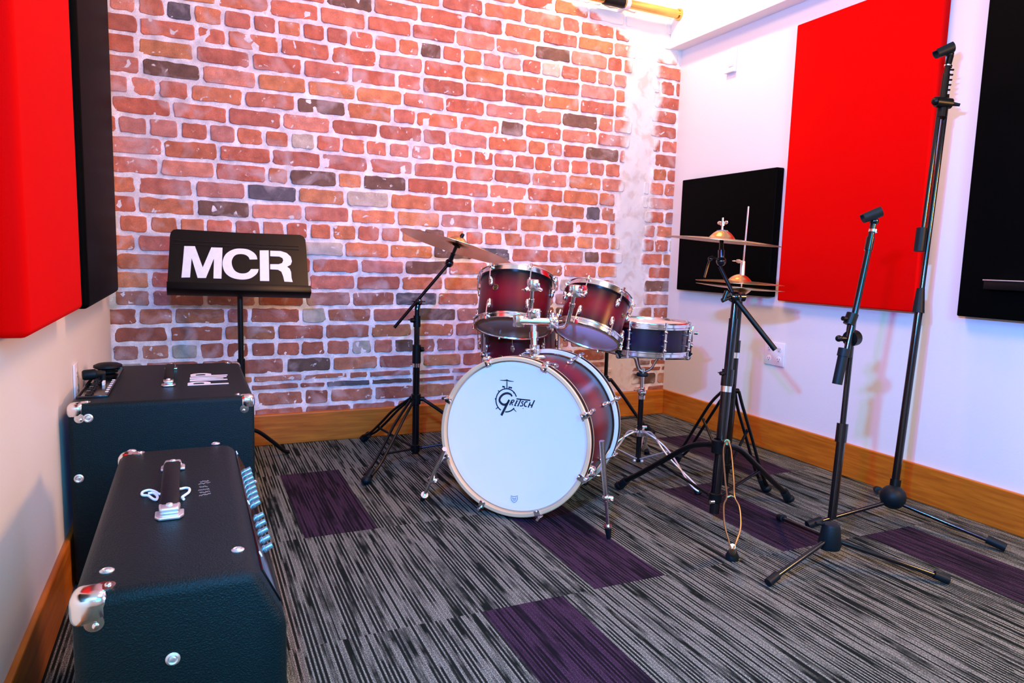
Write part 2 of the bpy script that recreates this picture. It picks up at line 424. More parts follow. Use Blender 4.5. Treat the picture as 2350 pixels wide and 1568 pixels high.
def brick(x0, x1, z0, z1, col, r, dpt):
    w = x1-x0; h = z1-z0; pts = []
    cr = min(h, w)*.17
    outline = []
    def arc(cx, cz, a0):
        for t in (0, .5, 1):
            a = a0+t*PI/2; outline.append((cx+cr*math.cos(a), cz+cr*math.sin(a)))
    def edge(ax, az, bx, bz, n):
        for k in range(1, n):
            t = k/n; outline.append((ax+(bx-ax)*t, az+(bz-az)*t))
    n = max(2, int(w/.028)); arc(x1-cr, z1-cr, 0); edge(x1-cr, z1, x0+cr, z1, n); arc(x0+cr, z1-cr, PI/2)
    edge(x0, z1-cr, x0, z0+cr, 2); arc(x0+cr, z0+cr, PI); edge(x0+cr, z0, x1-cr, z0, n); arc(x1-cr, z0+cr, 1.5*PI); edge(x1, z0+cr, x1, z1-cr, 2)
    cx = (x0+x1)/2; cz = (z0+z1)/2; jit = [(r.gauss(0, .0016), r.gauss(0, .0015)) for _ in outline]
    sx = r.uniform(-.02, .02)
    o = [(x+j[0], z+j[1]+(x-cx)*sx) for (x, z), j in zip(outline, jit)]
    y0 = YB+.012; y1 = YB-dpt
    A = [bm.verts.new((x, y0, z)) for x, z in o]
    B = [bm.verts.new((x, y1+.0022, z)) for x, z in o]
    D = [bm.verts.new((cx+(x-cx)*(1-.005/max(x1-x0, .05)*2), y1+r.uniform(-.0008, .0006), cz+(z-cz)*.93)) for x, z in o]
    m = len(o)
    for P, Q in ((A, B), (B, D)):
        for k in range(m):
            f = bm.faces.new((P[k], P[(k+1) % m], Q[(k+1) % m], Q[k])); facecol(f, col); f.smooth = True
    facecol(bm.faces.new(D), col)
PAL = [(.64, .175, .10), (.59, .15, .082), (.66, .20, .115), (.56, .14, .08), (.69, .24, .155), (.51, .15, .10), (.68, .21, .10), (.63, .175, .085), (.48, .135, .085), (.60, .22, .165), (.58, .17, .11)]
ORG = [(.70, .25, .11), (.66, .22, .095), (.56, .17, .075)]
r = random.Random(11)
P0 = .0737
def zlo(k): return .42+.0805*k if k <= 7 else .9835+.083*(k-7)
def zc(k): return (zlo(k)+zlo(k+1))/2
ends = {'l': XL-.03, 'r': XR+.03}
for k in range(-6, 32):
    subs = [(zlo(k), zlo(k+1))]
    if k == -2: subs = [(zlo(k), zc(k)-.002), (zc(k)-.001, zlo(k+1))]
    if zc(k) < .12: continue
    for (za, zb) in subs:
        header = k in (0, 7, 12, 18, 24)
        x = XL-.03-r.uniform(0, .2)
        x = -.41+(.107 if k % 2 else 0)+r.uniform(-.03, .03)
        while x < XR+.02:
            if header: w = r.uniform(.106, .122)
            else: w = r.choice([.222, .225, .229, .219, .232]) if r.random() > .12 else r.uniform(.10, .15)
            if x > 2.0 and r.random() < .35: w = .105
            g = r.uniform(.0065, .010); gz = r.uniform(.0070, .0105)
            u = r.random(); xm = x+w/2; zm = (za+zb)/2
            porg = .30 if (xm > .95 and .7 < zm < 1.2) else .025
            if u < .014: c = (.13, .10, .11)
            elif u < .055: c = (.20, .095, .065)
            elif u < .13+porg: c = r.choice(ORG)
            elif u > .985: c = (.62, .47, .36)
            else: c = r.choice(PAL)
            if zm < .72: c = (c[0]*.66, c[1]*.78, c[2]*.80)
            s = r.uniform(.88, 1.12); c = (c[0]*s, c[1]*s, c[2]*s, 1)
            x1 = min(x+w-g, XR+.02); x0 = max(x+g, XL-.02)
            cst = 2.315+.04*zm+.02*math.sin(9*zm); hw = .088+.02*math.sin(17*zm+1)
            if x0 < cst+hw and x1 > cst-hw:
                if (x0+x1)/2 < cst: x1 = min(x1, cst-hw)
                else: x0 = max(x0, cst+hw)
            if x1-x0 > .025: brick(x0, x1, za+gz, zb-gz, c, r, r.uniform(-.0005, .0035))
            x += w
# the one pale cream brick below the music stand, low on the wall
struct('wall_back', bm, brick_mat())

# ------------------------------------------------------------------ acoustic panels
def panel(x0, x1, y0, y1, z0, z1, m, label, group):
    bm = bmesh.new(); box(bm, (x0, y0, z0), (x1, y1, z1), bev=.016 if x0 < 0 else .006, seg=5)
    o = obj('acoustic_panel', bm, m, None, True, 50); tag(o, label, 'acoustic panel', group); return o
G = 'fabric acoustic panels on the walls'
panel(-.3196, -.26, .55, 1.262, .755, 2.05, BLKF, 'black acoustic panel at the very left edge, nearest the camera, before the red one', G)
panel(-.3196, -.26, 1.465, 2.14, .755, 2.05, REDF, 'tall red acoustic panel on left wall between two black panels', G)
panel(-.3196, -.26, 2.27, 3.17, .745, 2.05, BLKF, 'tall black acoustic panel on left wall next to the brick corner', G)
panel(2.595, 2.6446, 2.60, 3.32, .770, 1.40, BLKF, 'small square black acoustic panel behind the cymbals', G)
panel(2.595, 2.6446, 1.832, 2.54, .757, 2.04, REDF, 'large tall red acoustic panel on white right wall', G)
panel(2.595, 2.6446, .95, 1.66, .757, 2.04, BLKF, 'tall black acoustic panel at the right edge of the photo', G)

bm = bmesh.new(); box(bm, (2.555, 1.25, .862), (2.597, 1.55, .892), bev=.003)
sh = obj('wall_shelf', bm, BLK, None, True); tag(sh, 'narrow black ledge with bright top edge on the right black panel', 'shelf')
bm = bmesh.new(); box(bm, (2.551, 1.25, .8925), (2.597, 1.552, .8965), bev=.001); obj('edge_strip', bm, CHRD, sh, True)

# ------------------------------------------------------------------ wall fittings
def outlet(bmn, x, y0, y1, z0, z1, n, sgn, label, grp=None):
    bm = bmesh.new(); box(bm, (x, y0, z0), (x+sgn*.006, y1, z1), bev=.002)
    cov = obj('electrical_outlet', bm, PLATE, None, True); tag(cov, label, 'outlet', grp)
    w = (y1-y0)/n
    for i in range(n):
        cy = y0+w*(i+.5)
        for cz in ((z0*.7+z1*.3)-.003, (z0*.3+z1*.7)+.003):
            b2 = bmesh.new(); R = Matrix(((0, 0, sgn), (1, 0, 0), (0, 1, 0)))
            lathe(b2, [(.0165, 0), (.0165, .0010), (.0155, .0014), (0, .0014)], mat4((x+sgn*.0055, cy, cz), R), 24)
            so = obj('socket', b2, PLATE, cov, True)
            b3 = bmesh.new()
            for dy, hh in ((-.006, .008), (.006, .0065)):
                box(b3, (x+sgn*.0066, cy+dy-.001, cz-hh/2+.002), (x+sgn*.0074, cy+dy+.001, cz+hh/2+.002))
            lathe(b3, [(.0024, 0), (.0024, .0008), (0, .0008)], mat4((x+sgn*.0066, cy, cz-.008), R), 10)
            obj('slots', b3, INK, so)
    return cov
outlet(None, XR-.0005, 2.512, 2.640, .430, .545, 2, -1, 'white double outlet plate on right wall behind the cymbal stand')
outlet(None, XL+.0005, 2.36, 2.43, .46, .575, 1, 1, 'white outlet plate on left wall beside the rear amplifier')
bm = bmesh.new(); box(bm, (XR-.007, 2.985, 1.945), (XR, 3.055, 2.062), bev=.002)
sw = obj('light_switch', bm, PLATE, None, True); tag(sw, 'white switch plate high on the right wall under the beam', 'switch')
bm = bmesh.new(); box(bm, (XR-.011, 3.003, 1.97), (XR-.006, 3.037, 2.035), bev=.0015); obj('rocker', bm, PLATE, sw, True)
bm = bmesh.new(); box(bm, (XR-.022, 2.985, 1.938), (XR-.0005, 3.055, 1.9455), bev=.001); obj('bottom_lip', bm, PLATE, sw, True)

# brass pipe under the ceiling
pipe = thing('pipe', 'brass pipe with black coupling running along the top of the brick wall', 'pipe', (2.0, 3.385, 2.33))
bm = bmesh.new(); Rx = frame((1, 0, 0))
lathe(bm, [(0, 0), (.0235, 0), (.0235, .62), (0, .62)], mat4((1.95, 3.385, 2.327), Rx), 32); obj('pipe_run', bm, BRASSM, pipe, True)
bm = bmesh.new(); lathe(bm, [(.0236, 0), (.030, 0), (.032, .006), (.032, .034), (.028, .04), (0, .041)], mat4((2.545, 3.385, 2.327), Rx), 32); obj('end_cap', bm, BRASSM, pipe, True)
bm = bmesh.new(); lathe(bm, [(.024, 0), (.030, .002), (.030, .125), (.024, .128)], mat4((2.055, 3.385, 2.327), Rx), 32); obj('coupling', bm, BLK, pipe, True)
bm = bmesh.new(); lathe(bm, [(.026, 0), (.034, 0), (.034, .022), (.026, .022)], mat4((2.19, 3.385, 2.327), Rx), 32, loop=True); box(bm, (2.192, 3.40, 2.30), (2.210, 3.462, 2.354)); obj('pipe_clamp', bm, PLATE, pipe, True)

# ------------------------------------------------------------------ amplifiers
def corner_guard(root, cx, cy, cz, sx, sy, screws, m=CHR, s=.040):
    """cap on a cabinet corner; sx, sy say which way the cabinet lies"""
    bm = bmesh.new(); e = .0025
    a = V((cx-sx*e, cy-sy*e, cz+e)); b = V((cx+sx*s, cy+sy*s, cz-s))
    box(bm, [min(a[i], b[i]) for i in range(3)], [max(a[i], b[i]) for i in range(3)], bev=.016, seg=4)
    # the ear that carries the screw on top and on the end face
    lathe(bm, [(.013, -.004), (.013, .0012), (0, .0016)], mat4((cx+sx*.038, cy+sy*.026, cz), Matrix.Identity(3)), 20)
    R = Matrix(((1, 0, 0), (0, 0, -sy), (0, sy, 0)))
    lathe(bm, [(.012, -.004), (.012, .0012), (0, .0016)], mat4((cx+sx*.027, cy, cz-.037), R), 20)
    o = obj('corner_guard', bm, m or CHRD, root, True, 35)
    b2 = bmesh.new(); dome(b2, .0045, .003, mat4((cx+sx*.042, cy+sy*.026, cz+.0012), Matrix.Identity(3)), 14); obj('screw', b2, CHR, o, True)
    b2 = bmesh.new(); dome(b2, .0045, .003, mat4((cx+sx*.029, cy-sy*.0012, cz-.041), R), 14); obj('screw', b2, CHR, o, True)
    return o

def washer(root, p, n, r=.0105):
    bm = bmesh.new(); lathe(bm, [(r, 0), (r, .0012), (r*.72, .003), (r*.5, .0018), (r*.38, .0035), (0, .0045)], mat4(p, frame(n)), 20)
    obj('screw_washer', bm, CHRD, root, True, 30)

def amp_handle(root, p0, p1, w, z, hgt, metal):
    """strap handle lying along y between two metal end caps"""
    x = (p0[0]+p1[0])/2; y0, y1 = p0[1], p1[1]
    h = bmesh.new(); n = 14; e = .028
    pts = []
    for i in range(n+1):
        t = i/n; y = y0+e*.6+(y1-y0-e*1.2)*t; zz = z+.010+hgt*math.sin(PI*t)**.6
        pts.append((y, zz))
    for sgn in (0,):
        rings = []
        for (y, zz) in pts:
            rings.append([h.verts.new(q) for q in ((x-w/2, y, zz-.004), (x-w/2, y, zz+.001), (x-w/2+.004, y, zz+.004), (x+w/2-.004, y, zz+.004), (x+w/2, y, zz+.001), (x+w/2, y, zz-.004))])
        for A, B in zip(rings, rings[1:]):
            for k in range(6): h.faces.new((A[k], A[(k+1) % 6], B[(k+1) % 6], B[k]))
        h.faces.new(rings[0]); h.faces.new(rings[-1][::-1])
    hd = obj('handle', h, RUB, root, True)
    for (y, s) in ((y0, 1), (y1, -1)):
        b = bmesh.new(); ww = w*.75
        poly = [(x-ww, y+s*e*1.15), (x-ww, y+s*.006), (x-ww*.7, y-s*.006), (x+ww*.7, y-s*.006), (x+ww, y+s*.006), (x+ww, y+s*e*1.15)]
        if s < 0: poly = poly[::-1]
        prism(b, poly, z+.0005, z+.006, bev=.002)
        prism(b, [(x-w*.5, y+s*.006), (x+w*.5, y+s*.006), (x+w*.58, y+s*e*1.3), (x-w*.58, y+s*e*1.3)][::s], z+.006, z+.018, bev=.004)
        cap = obj('handle_cap', b, metal, hd, True, 35)
        b = bmesh.new(); dome(b, .006, .004, mat4((x, y+s*e*.75, z+.018), Matrix.Identity(3)), 14); obj('rivet', b, CHRD, hd, True)
    return hd

# rear combo
BZ = .512
B0 = V((-.298, 2.078, 0)); B1 = V((.158, 2.745, BZ))
ampb = thing('guitar_amplifier', 'black guitar amplifier with white stencilled letters on top, in front of the music stand', 'amplifier', ((B0.x+B1.x)/2, (B0.y+B1.y)/2, 0))
bm = bmesh.new()
t = bmesh.new(); bmesh.ops.create_cube(t, size=1); sc = B1-B0
for v in t.verts: v.co = V((v.co.x*sc.x, v.co.y*sc.y, v.co.z*(sc.z-.02)))+V(((B0.x+B1.x)/2, (B0.y+B1.y)/2, .02+(sc.z-.02)/2))
bmesh.ops.bevel(t, geom=list(t.edges), offset=.014, segments=4, profile=.5, affect='EDGES'); merge(bm, t)
obj('cabinet', bm, TOLEX, ampb, True)
for (sx, sy) in ((1, 1), (-1, 1), (1, -1), (-1, -1)):
    corner_guard(ampb, B0.x if sx > 0 else B1.x, B0.y if sy > 0 else B1.y, BZ, sx, sy, None)
for (fx, fy) in ((B0.x+.05, B0.y+.05), (B1.x-.05, B0.y+.05), (B0.x+.05, B1.y-.05), (B1.x-.05, B1.y-.05)):
    bm = bmesh.new(); lathe(bm, [(0, 0), (.018, 0), (.02, .021), (0, .021)], mat4((fx, fy, 0), Matrix.Identity(3)), 16); obj('rubber_foot', bm, RUB, ampb, True)
washer(ampb, (-0.2510, 2.0770, 0.4750), (0, -1, 0), .0115)
washer(ampb, (-0.2780, 2.0770, 0.3150), (0, -1, 0), .0115)
washer(ampb, (0.1550, 2.0770, 0.2580), (0, -1, 0), .006)
amp_handle(ampb, (-0.0680, 2.2810, 0.5120), (-0.0660, 2.6350, 0.5120), .026, BZ, .020, CHR)
# control tray along the wall side, with its knobs
bm = bmesh.new()
tx0, tx1, ty0, ty1 = -.288, -.212, 2.16, 2.66
for a, b_ in (((tx0, ty0, BZ-.003), (tx0+.006, ty1, BZ+.006)), ((tx1-.005, ty0, BZ-.003), (tx1, ty1, BZ+.006)), ((tx0, ty0, BZ-.003), (tx1, ty0+.006, BZ+.006)), ((tx0, ty1-.006, BZ-.003), (tx1, ty1, BZ+.006))): box(bm, a, b_, bev=.0015)
box(bm, (tx0+.004, ty0+.004, BZ-.002), (tx1-.004, ty1-.004, BZ+.0015))
tray = obj('control_panel', bm, BLKM, ampb, True)
for i in range(11):
    y = ty0+.035+i*.034
    bm = bmesh.new(); lathe(bm, [(.009, 0), (.0085, .004), (.0060, .006), (.0055, .013), (0, .013)], mat4((tx0+.026, y, BZ+.0015), Matrix.Identity(3)), 16)
    obj('knob', bm, RUB if i % 2 else BLKM, tray, True)
bm = bmesh.new()
for i in range(7): box(bm, (tx1-.012, ty0+.05+i*.032, BZ+.0055), (tx1-.004, ty0+.062+i*.032, BZ+.0068))
box(bm, (-.245, 2.345, BZ+.001), (-.238, 2.375, BZ+.012), bev=.001)
obj('panel_markings', bm, WHITE, tray)
bm = bmesh.new()
lathe(bm, [(0, .0), (.018, 0), (.020, .003), (.028, .005), (.029, .010), (.020, .012), (.020, .015), (.034, .017), (.042, .022), (.041, .029), (.030, .034), (0, .036)], mat4((-.250, 2.575, BZ), Matrix.Identity(3)), 40)
obj('cap', bm, RUB, ampb, True)['label'] = 'round black rubber cap standing on the control tray'
bm = bmesh.new(); lathe(bm, [(0, 0), (.0125, .001), (.016, .006), (.0165, .035), (.012, .040), (.008, .062), (0, .063)], mat4((-.304, 2.42, BZ+.022), frame((1, .25, .02))), 24)
cyl(bm, (-.25, 2.432, BZ+.022), (-.25, 2.432, BZ), .008)
obj('jack_plug', bm, RUB, ampb, True)
# stencilled letters P M P, heads towards the left wall
bm = bmesh.new()
def letters_on_top(bm, x_top, x_bot, ya, yb, kind, z):
    """one glyph; letter height runs in x, reading direction is +y"""
    def T(u, v): return (x_bot+(x_top-x_bot)*v, ya+(yb-ya)*u)
    M = mat4((0, 0, z), Matrix.Identity(3)); w = abs(x_top-x_bot)
    def P(pts): poly2d(bm, [T(*p) for p in pts], M)
    if kind == 'P':
        P([(0, 0), (.26, 0), (.26, 1), (0, 1)])
        P([(.34, 1), (.7, 1), (.92, .9), (1, .74), (.92, .55), (.7, .44), (.34, .44), (.34, .60), (.62, .60), (.72, .66), (.74, .74), (.70, .82), (.62, .86), (.34, .86)])
    if kind == 'M':
        P([(0, 0), (.22, 0), (.22, 1), (0, 1)]); P([(.78, 0), (1, 0), (1, 1), (.78, 1)])
        P([(.26, 1), (.40, 1), (.50, .5), (.60, 1), (.74, 1), (.57, .1), (.43, .1)])
yy = [(0.0320, 2.2830, 0.5120)[1], (0.0360, 2.5050, 0.5120)[1]]
xx = [(-0.0150, 2.3900, 0.5120)[0], (0.1000, 2.3590, 0.5120)[0]]
L0 = (yy[1]-yy[0])
letters_on_top(bm, xx[0], xx[1], yy[0], yy[0]+L0*.28, 'P', BZ+.0003)
letters_on_top(bm, xx[0]+.006, xx[1], yy[0]+L0*.34, yy[0]+L0*.66, 'M', BZ+.0003)
letters_on_top(bm, xx[0]+.008, xx[1]+.004, yy[0]+L0*.72, yy[0]+L0*1.0, 'P', BZ+.0003)
obj('stencil_letters', bm, WHITE, ampb)['label'] = 'white stencilled letters PMP'

# front combo: slanted control face towards the room
AZ = .468; ay0, ay1 = 1.005, 1.735
axl, axr = -.152, .078
ampa = thing('guitar_amplifier', 'nearest black guitar amplifier, lower left, with a slanted row of knobs', 'amplifier', (-.02, 1.37, 0))
prof = [(axl, .02), (.118, .02), (.118, .385), (axr, AZ), (axl, AZ)]
bm = bmesh.new(); R = Matrix(((1, 0, 0), (0, 0, -1), (0, 1, 0)))
prism(bm, prof, -ay1, -ay0, mat4((0, 0, 0), R), bev=.018)
obj('cabinet', bm, TOLEX, ampa, True)
corner_guard(ampa, axl, ay0, AZ, 1, 1, None, s=.046); corner_guard(ampa, axl, ay1, AZ, 1, -1, None)
for (fx, fy) in ((axl+.05, ay0+.06), (.07, ay0+.06), (axl+.05, ay1-.06), (.07, ay1-.06)):
    bm = bmesh.new(); lathe(bm, [(0, 0), (.018, 0), (.02, .021), (0, .021)], mat4((fx, fy, 0), Matrix.Identity(3)), 16); obj('rubber_foot', bm, RUB, ampa, True)
for q in ((-0.1160, 1.0800, 0.4680), (0.0560, 1.0900, 0.4680), (0.0450, 1.7370, 0.4680), (-0.1280, 1.7290, 0.4680)): washer(ampa, q, (0, 0, 1), .0095)
for q in ((-0.0340, 1.0040, 0.3610), ): washer(ampa, q, (0, -1, 0), .0095)
amp_handle(ampa, (-0.0380, 1.2600, 0.4680), (-0.0450, 1.5750, 0.4680), .030, AZ, .020, CHRD)
# slanted control face
sd = V((.118-axr, 0, .385-AZ)).normalized(); sn = V((-sd.z, 0, sd.x)); sn = sn if sn.z > 0 else -sn
Rs = Matrix((sd, V((0, 1, 0)), sd.cross(V((0, 1, 0))))).transposed()
if (Rs @ V((0, 0, 1))).z < 0: Rs = Matrix((sd, V((0, -1, 0)), sd.cross(V((0, -1, 0))))).transposed()
mid = V(((axr+.118)/2, 1.37, (AZ+.385)/2))
bm = bmesh.new(); box(bm, (-.030, -.33, -.001), (.030, .33, .003), mat4(mid, Rs), bev=.001); cpl = obj('control_panel', bm, BLKM, ampa, True)
ks = [1.625-i*.0325 for i in range(8)]+[1.325-i*.0375 for i in range(5)]
nn = (Rs @ V((0, 0, 1)))
for y in ks:
    bm = bmesh.new(); prof2 = [(.0068, 0), (.0068, .003), (.0056, .004), (.0052, .0135), (.0046, .015), (0, .015)]
    lathe(bm, prof2, mat4(V((mid.x, y, mid.z))+nn*.003, Rs), 20)
    obj('knob', bm, KNB, cpl, True, 30)
bm = bmesh.new()
for y in (1.70, 1.345, 1.10): box(bm, (-.031, y-1.37-.004, .0028), (-.024, y-1.37+.004, .0045), mat4(mid, Rs))
obj('panel_markings', bm, WHITE, cpl)
# small silver scribbles on the lid
bm = bmesh.new(); rr = random.Random(5)
for (px0, px1, py) in [((0.0050, 1.4350, 0.4680), (0.0260, 1.4420, 0.4680), 0),((0.0080, 1.4510, 0.4680), (0.0240, 1.4530, 0.4680), 0),((0.0060, 1.4160, 0.4680), (0.0210, 1.4180, 0.4680), 0),((0.0040, 1.4000, 0.4680), (0.0230, 1.4010, 0.4680), 0),((0.0060, 1.3840, 0.4680), (0.0240, 1.3850, 0.4680), 0),((0.0050, 1.3660, 0.4680), (0.0250, 1.3720, 0.4680), 0)]:
    a = V(px0); b_ = V(px1); n = 14; pts = []
    for i in range(n+1):
        q = a.lerp(b_, i/n); pts.append((q.x, q.y+rr.uniform(-.0035, .0035)))
    stroke2d(bm, pts, .0011, mat4((0, 0, AZ+.0004), Matrix.Identity(3)), n=2)
obj('engraved_marks', bm, CHRD, ampa)

# white cord tied round the handle
rope = thing('cord', 'white knotted cord tied round the handle of the nearest amplifier', 'cord', (-0.0420, 1.3810, 0.4680))
def zz(pts, dz): return [V(p)+V((0, 0, dz)) for p in pts]
bm = bmesh.new()
tube(bm, curve(zz([(-0.0520, 1.3920, 0.4680), (-0.0610, 1.3900, 0.4680), (-0.0690, 1.4080, 0.4680), (-0.0790, 1.4200, 0.4680), (-0.0890, 1.4130, 0.4680), (-0.0890, 1.3950, 0.4680), (-0.0790, 1.3870, 0.4680), (-0.0710, 1.3670, 0.4680), (-0.0650, 1.3600, 0.4680), (-0.0640, 1.3790, 0.4680), (-0.0710, 1.3990, 0.4680), (-0.0800, 1.4000, 0.4680)], .004), 6), .0024, 8)
obj('looped_end', bm, ROPE, rope, True)
bm = bmesh.new()
tube(bm, curve(zz([(-0.0260, 1.4080, 0.4680), (-0.0170, 1.4110, 0.4680), (-0.0110, 1.4030, 0.4680), (-0.0120, 1.3830, 0.4680), (-0.0190, 1.3670, 0.4680), (-0.0230, 1.3570, 0.4680), (-0.0200, 1.3460, 0.4680)], .004), 6), .0024, 8)
obj('loose_end', bm, ROPE, rope, True)
bm = bmesh.new()
a = V((-0.0520, 1.3920, 0.4680)); b_ = V((-0.0260, 1.4080, 0.4680))
tube(bm, curve([a+V((0, 0, .004)), a.lerp(b_, .3)+V((0, 0, .006)), a.lerp(b_, .7)+V((0, 0, .006)), b_+V((0, 0, .004))], 4), .0024, 8)
obj('middle_run', bm, ROPE, rope, True)

# ------------------------------------------------------------------ music stand
ms = thing('music_stand', 'black music stand with white stencilled letters, standing behind the amplifiers', 'music stand', (.195, 3.16, 0))
DT = ((-0.083, 3.1, 0.742), (0.9998, 0.0, -0.01992), (0.01637, 0.57003, 0.82146), (0.01136, -0.82163, 0.56991))  # origin, u, v, n of the desk plane
Dm = mat4(DT[0], Matrix((V(DT[1]), V(DT[2]), V(DT[3]))).transposed())
bm = bmesh.new()
deskpoly = [(-0.00355, 6e-05), (-0.00378, 0.02353), (0.00404, 0.24146), (0.00493, 0.28544), (0.00856, 0.30276), (0.01727, 0.31543), (0.0324, 0.32007), (0.28429, 0.32034), (0.53226, 0.32816), (0.54628, 0.31999), (0.55377, 0.30216), (0.5541, 0.24578), (0.54878, 0.03513), (0.55151, 0.01483)]
prism(bm, deskpoly, -.004, 0, Dm)
desk = obj('desk', bm, BLK, ms)
bm = bmesh.new(); lw0, lw1, lv = (-0.00355, 0.55151, 6e-05)
box(bm, (lw0, lv-.004, -.004), (lw1, lv+.002, .045), Dm, bev=.001); box(bm, (lw0, lv-.004, .040), (lw1, lv+.030, .045), Dm, bev=.001)
obj('ledge', bm, BLK, desk, True)
bm = bmesh.new()
for fy in (.245, .262): tube(bm, [(lw0+.02, fy, .0005), (lw1-.03, fy-.0, .0005)], .0016, 8, M=Dm)
obj('crease', bm, BLKM, desk, True)
bm = bmesh.new()
for poly in [[(0.0591, 0.23502), (0.09968, 0.23701), (0.12859, 0.13212), (0.16271, 0.23497), (0.20663, 0.23608), (0.19918, 0.07991), (0.16851, 0.07964), (0.1722, 0.17949), (0.14016, 0.08076), (0.10875, 0.07946), (0.08671, 0.17636), (0.08063, 0.08088), (0.04855, 0.0789), (0.05414, 0.1547)], [(0.34443, 0.18396), (0.34404, 0.1874), (0.34351, 0.19234), (0.34262, 0.19782), (0.34114, 0.20283), (0.33906, 0.20723), (0.33648, 0.2115), (0.33335, 0.21562), (0.32959, 0.21953), (0.3251, 0.22341), (0.31996, 0.22722), (0.31434, 0.2306), (0.30842, 0.23321), (0.30211, 0.23491), (0.29535, 0.23591), (0.28842, 0.23635), (0.28158, 0.23638), (0.2748, 0.23612), (0.26798, 0.23547), (0.26124, 0.23424), (0.2547, 0.23225), (0.24826, 0.22935), (0.2419, 0.22568), (0.23587, 0.22147), (0.23043, 0.21694), (0.22561, 0.21219), (0.22129, 0.20707), (0.21747, 0.20151), (0.21413, 0.19544), (0.21125, 0.18869), (0.20883, 0.18133), (0.20695, 0.17372), (0.20565, 0.16615), (0.20499, 0.15857), (0.20492, 0.15086), (0.20537, 0.14324), (0.2063, 0.13594), (0.20766, 0.12893), (0.20948, 0.12211), (0.21183, 0.11564), (0.21478, 0.10967), (0.21843, 0.10416), (0.22271, 0.09906), (0.22745, 0.09448), (0.23246, 0.09053), (0.23773, 0.08728), (0.24335, 0.08465), (0.24931, 0.08255), (0.25562, 0.08088), (0.26246, 0.07961), (0.26977, 0.07878), (0.27719, 0.07847), (0.28437, 0.07872), (0.29132, 0.07957), (0.2982, 0.08097), (0.30483, 0.08293), (0.31102, 0.08547), (0.31681, 0.08882), (0.32227, 0.09289), (0.32725, 0.09725), (0.33161, 0.10145), (0.33528, 0.10536), (0.33833, 0.10923), (0.34086, 0.11313), (0.34299, 0.11716), (0.34465, 0.12175), (0.34581, 0.12673), (0.34662, 0.13122), (0.34721, 0.13435), (0.3168, 0.13289), (0.31511, 0.13024), (0.31272, 0.12641), (0.3099, 0.12232), (0.30694, 0.11889), (0.30399, 0.11623), (0.30086, 0.1139), (0.29738, 0.11197), (0.29337, 0.11053), (0.28854, 0.10951), (0.28306, 0.1089), (0.27746, 0.10886), (0.27221, 0.10958), (0.26729, 0.11114), (0.26247, 0.11342), (0.25801, 0.11634), (0.25413, 0.11982), (0.25092, 0.12394), (0.24824, 0.12872), (0.24602, 0.13397), (0.24419, 0.13949), (0.2427, 0.14546), (0.24158, 0.1519), (0.24095, 0.15843), (0.24093, 0.16466), (0.24161, 0.17062), (0.24289, 0.17648), (0.24467, 0.18203), (0.24681, 0.18709), (0.24929, 0.19168), (0.25218, 0.19588), (0.25547, 0.19954), (0.25917, 0.20252), (0.26345, 0.20473), (0.26826, 0.20626), (0.27323, 0.20723), (0.27798, 0.20777), (0.28252, 0.20788), (0.287, 0.20752), (0.29131, 0.20668), (0.29531, 0.20534), (0.29907, 0.2034), (0.30263, 0.20089), (0.30579, 0.19804), (0.30838, 0.19505), (0.3103, 0.19159), (0.31164, 0.18766), (0.31258, 0.18405), (0.31327, 0.18155)], [(0.356, 0.23164), (0.3933, 0.23396), (0.38775, 0.07511), (0.35056, 0.07467)], [(0.39933, 0.23257), (0.44348, 0.23353), (0.46829, 0.2244), (0.48412, 0.20583), (0.48768, 0.18132), (0.48149, 0.16346), (0.46538, 0.15218), (0.47597, 0.14226), (0.48051, 0.12514), (0.48053, 0.09413), (0.48425, 0.07375), (0.44972, 0.07481), (0.44583, 0.10296), (0.44017, 0.12502), (0.4269, 0.13473), (0.39453, 0.13559), (0.39583, 0.16183), (0.43124, 0.16366), (0.44551, 0.17032), (0.45135, 0.18462), (0.44841, 0.19674), (0.43623, 0.20378), (0.3979, 0.20368)]]: poly2d(bm, poly, Dm, .0005, .0006)
obj('stencil_letters', bm, WHITE, desk)['label'] = 'white stencilled letters MCR'
pt = V((0.1860, 3.1700, 0.6930))
bm = bmesh.new(); cyl(bm, (.190, 3.17, .03), (.190, 3.17, .46), .016, 20); obj('lower_tube', bm, BLK, ms, True)
bm = bmesh.new(); cyl(bm, (.190, 3.17, .44), (.190, 3.17, .80), .0115, 20); box(bm, (.165, 3.155, .76), (.215, 3.19, .82), bev=.004); obj('upper_tube', bm, BLK, ms, True)
for a in (20, 140, 260):
    bm = bmesh.new(); ca, sa = math.cos(math.radians(a)), math.sin(math.radians(a))
    p = [V((.190+ca*rr_, 3.17+sa*rr_, z_)) for rr_, z_ in ((.012, .15), (.07, .13), (.14, .07), (.19, .022), (.215, .012))]
    tube(bm, curve(p, 4), .009, 10, flat=1); obj('leg', bm, BLK, ms, True)

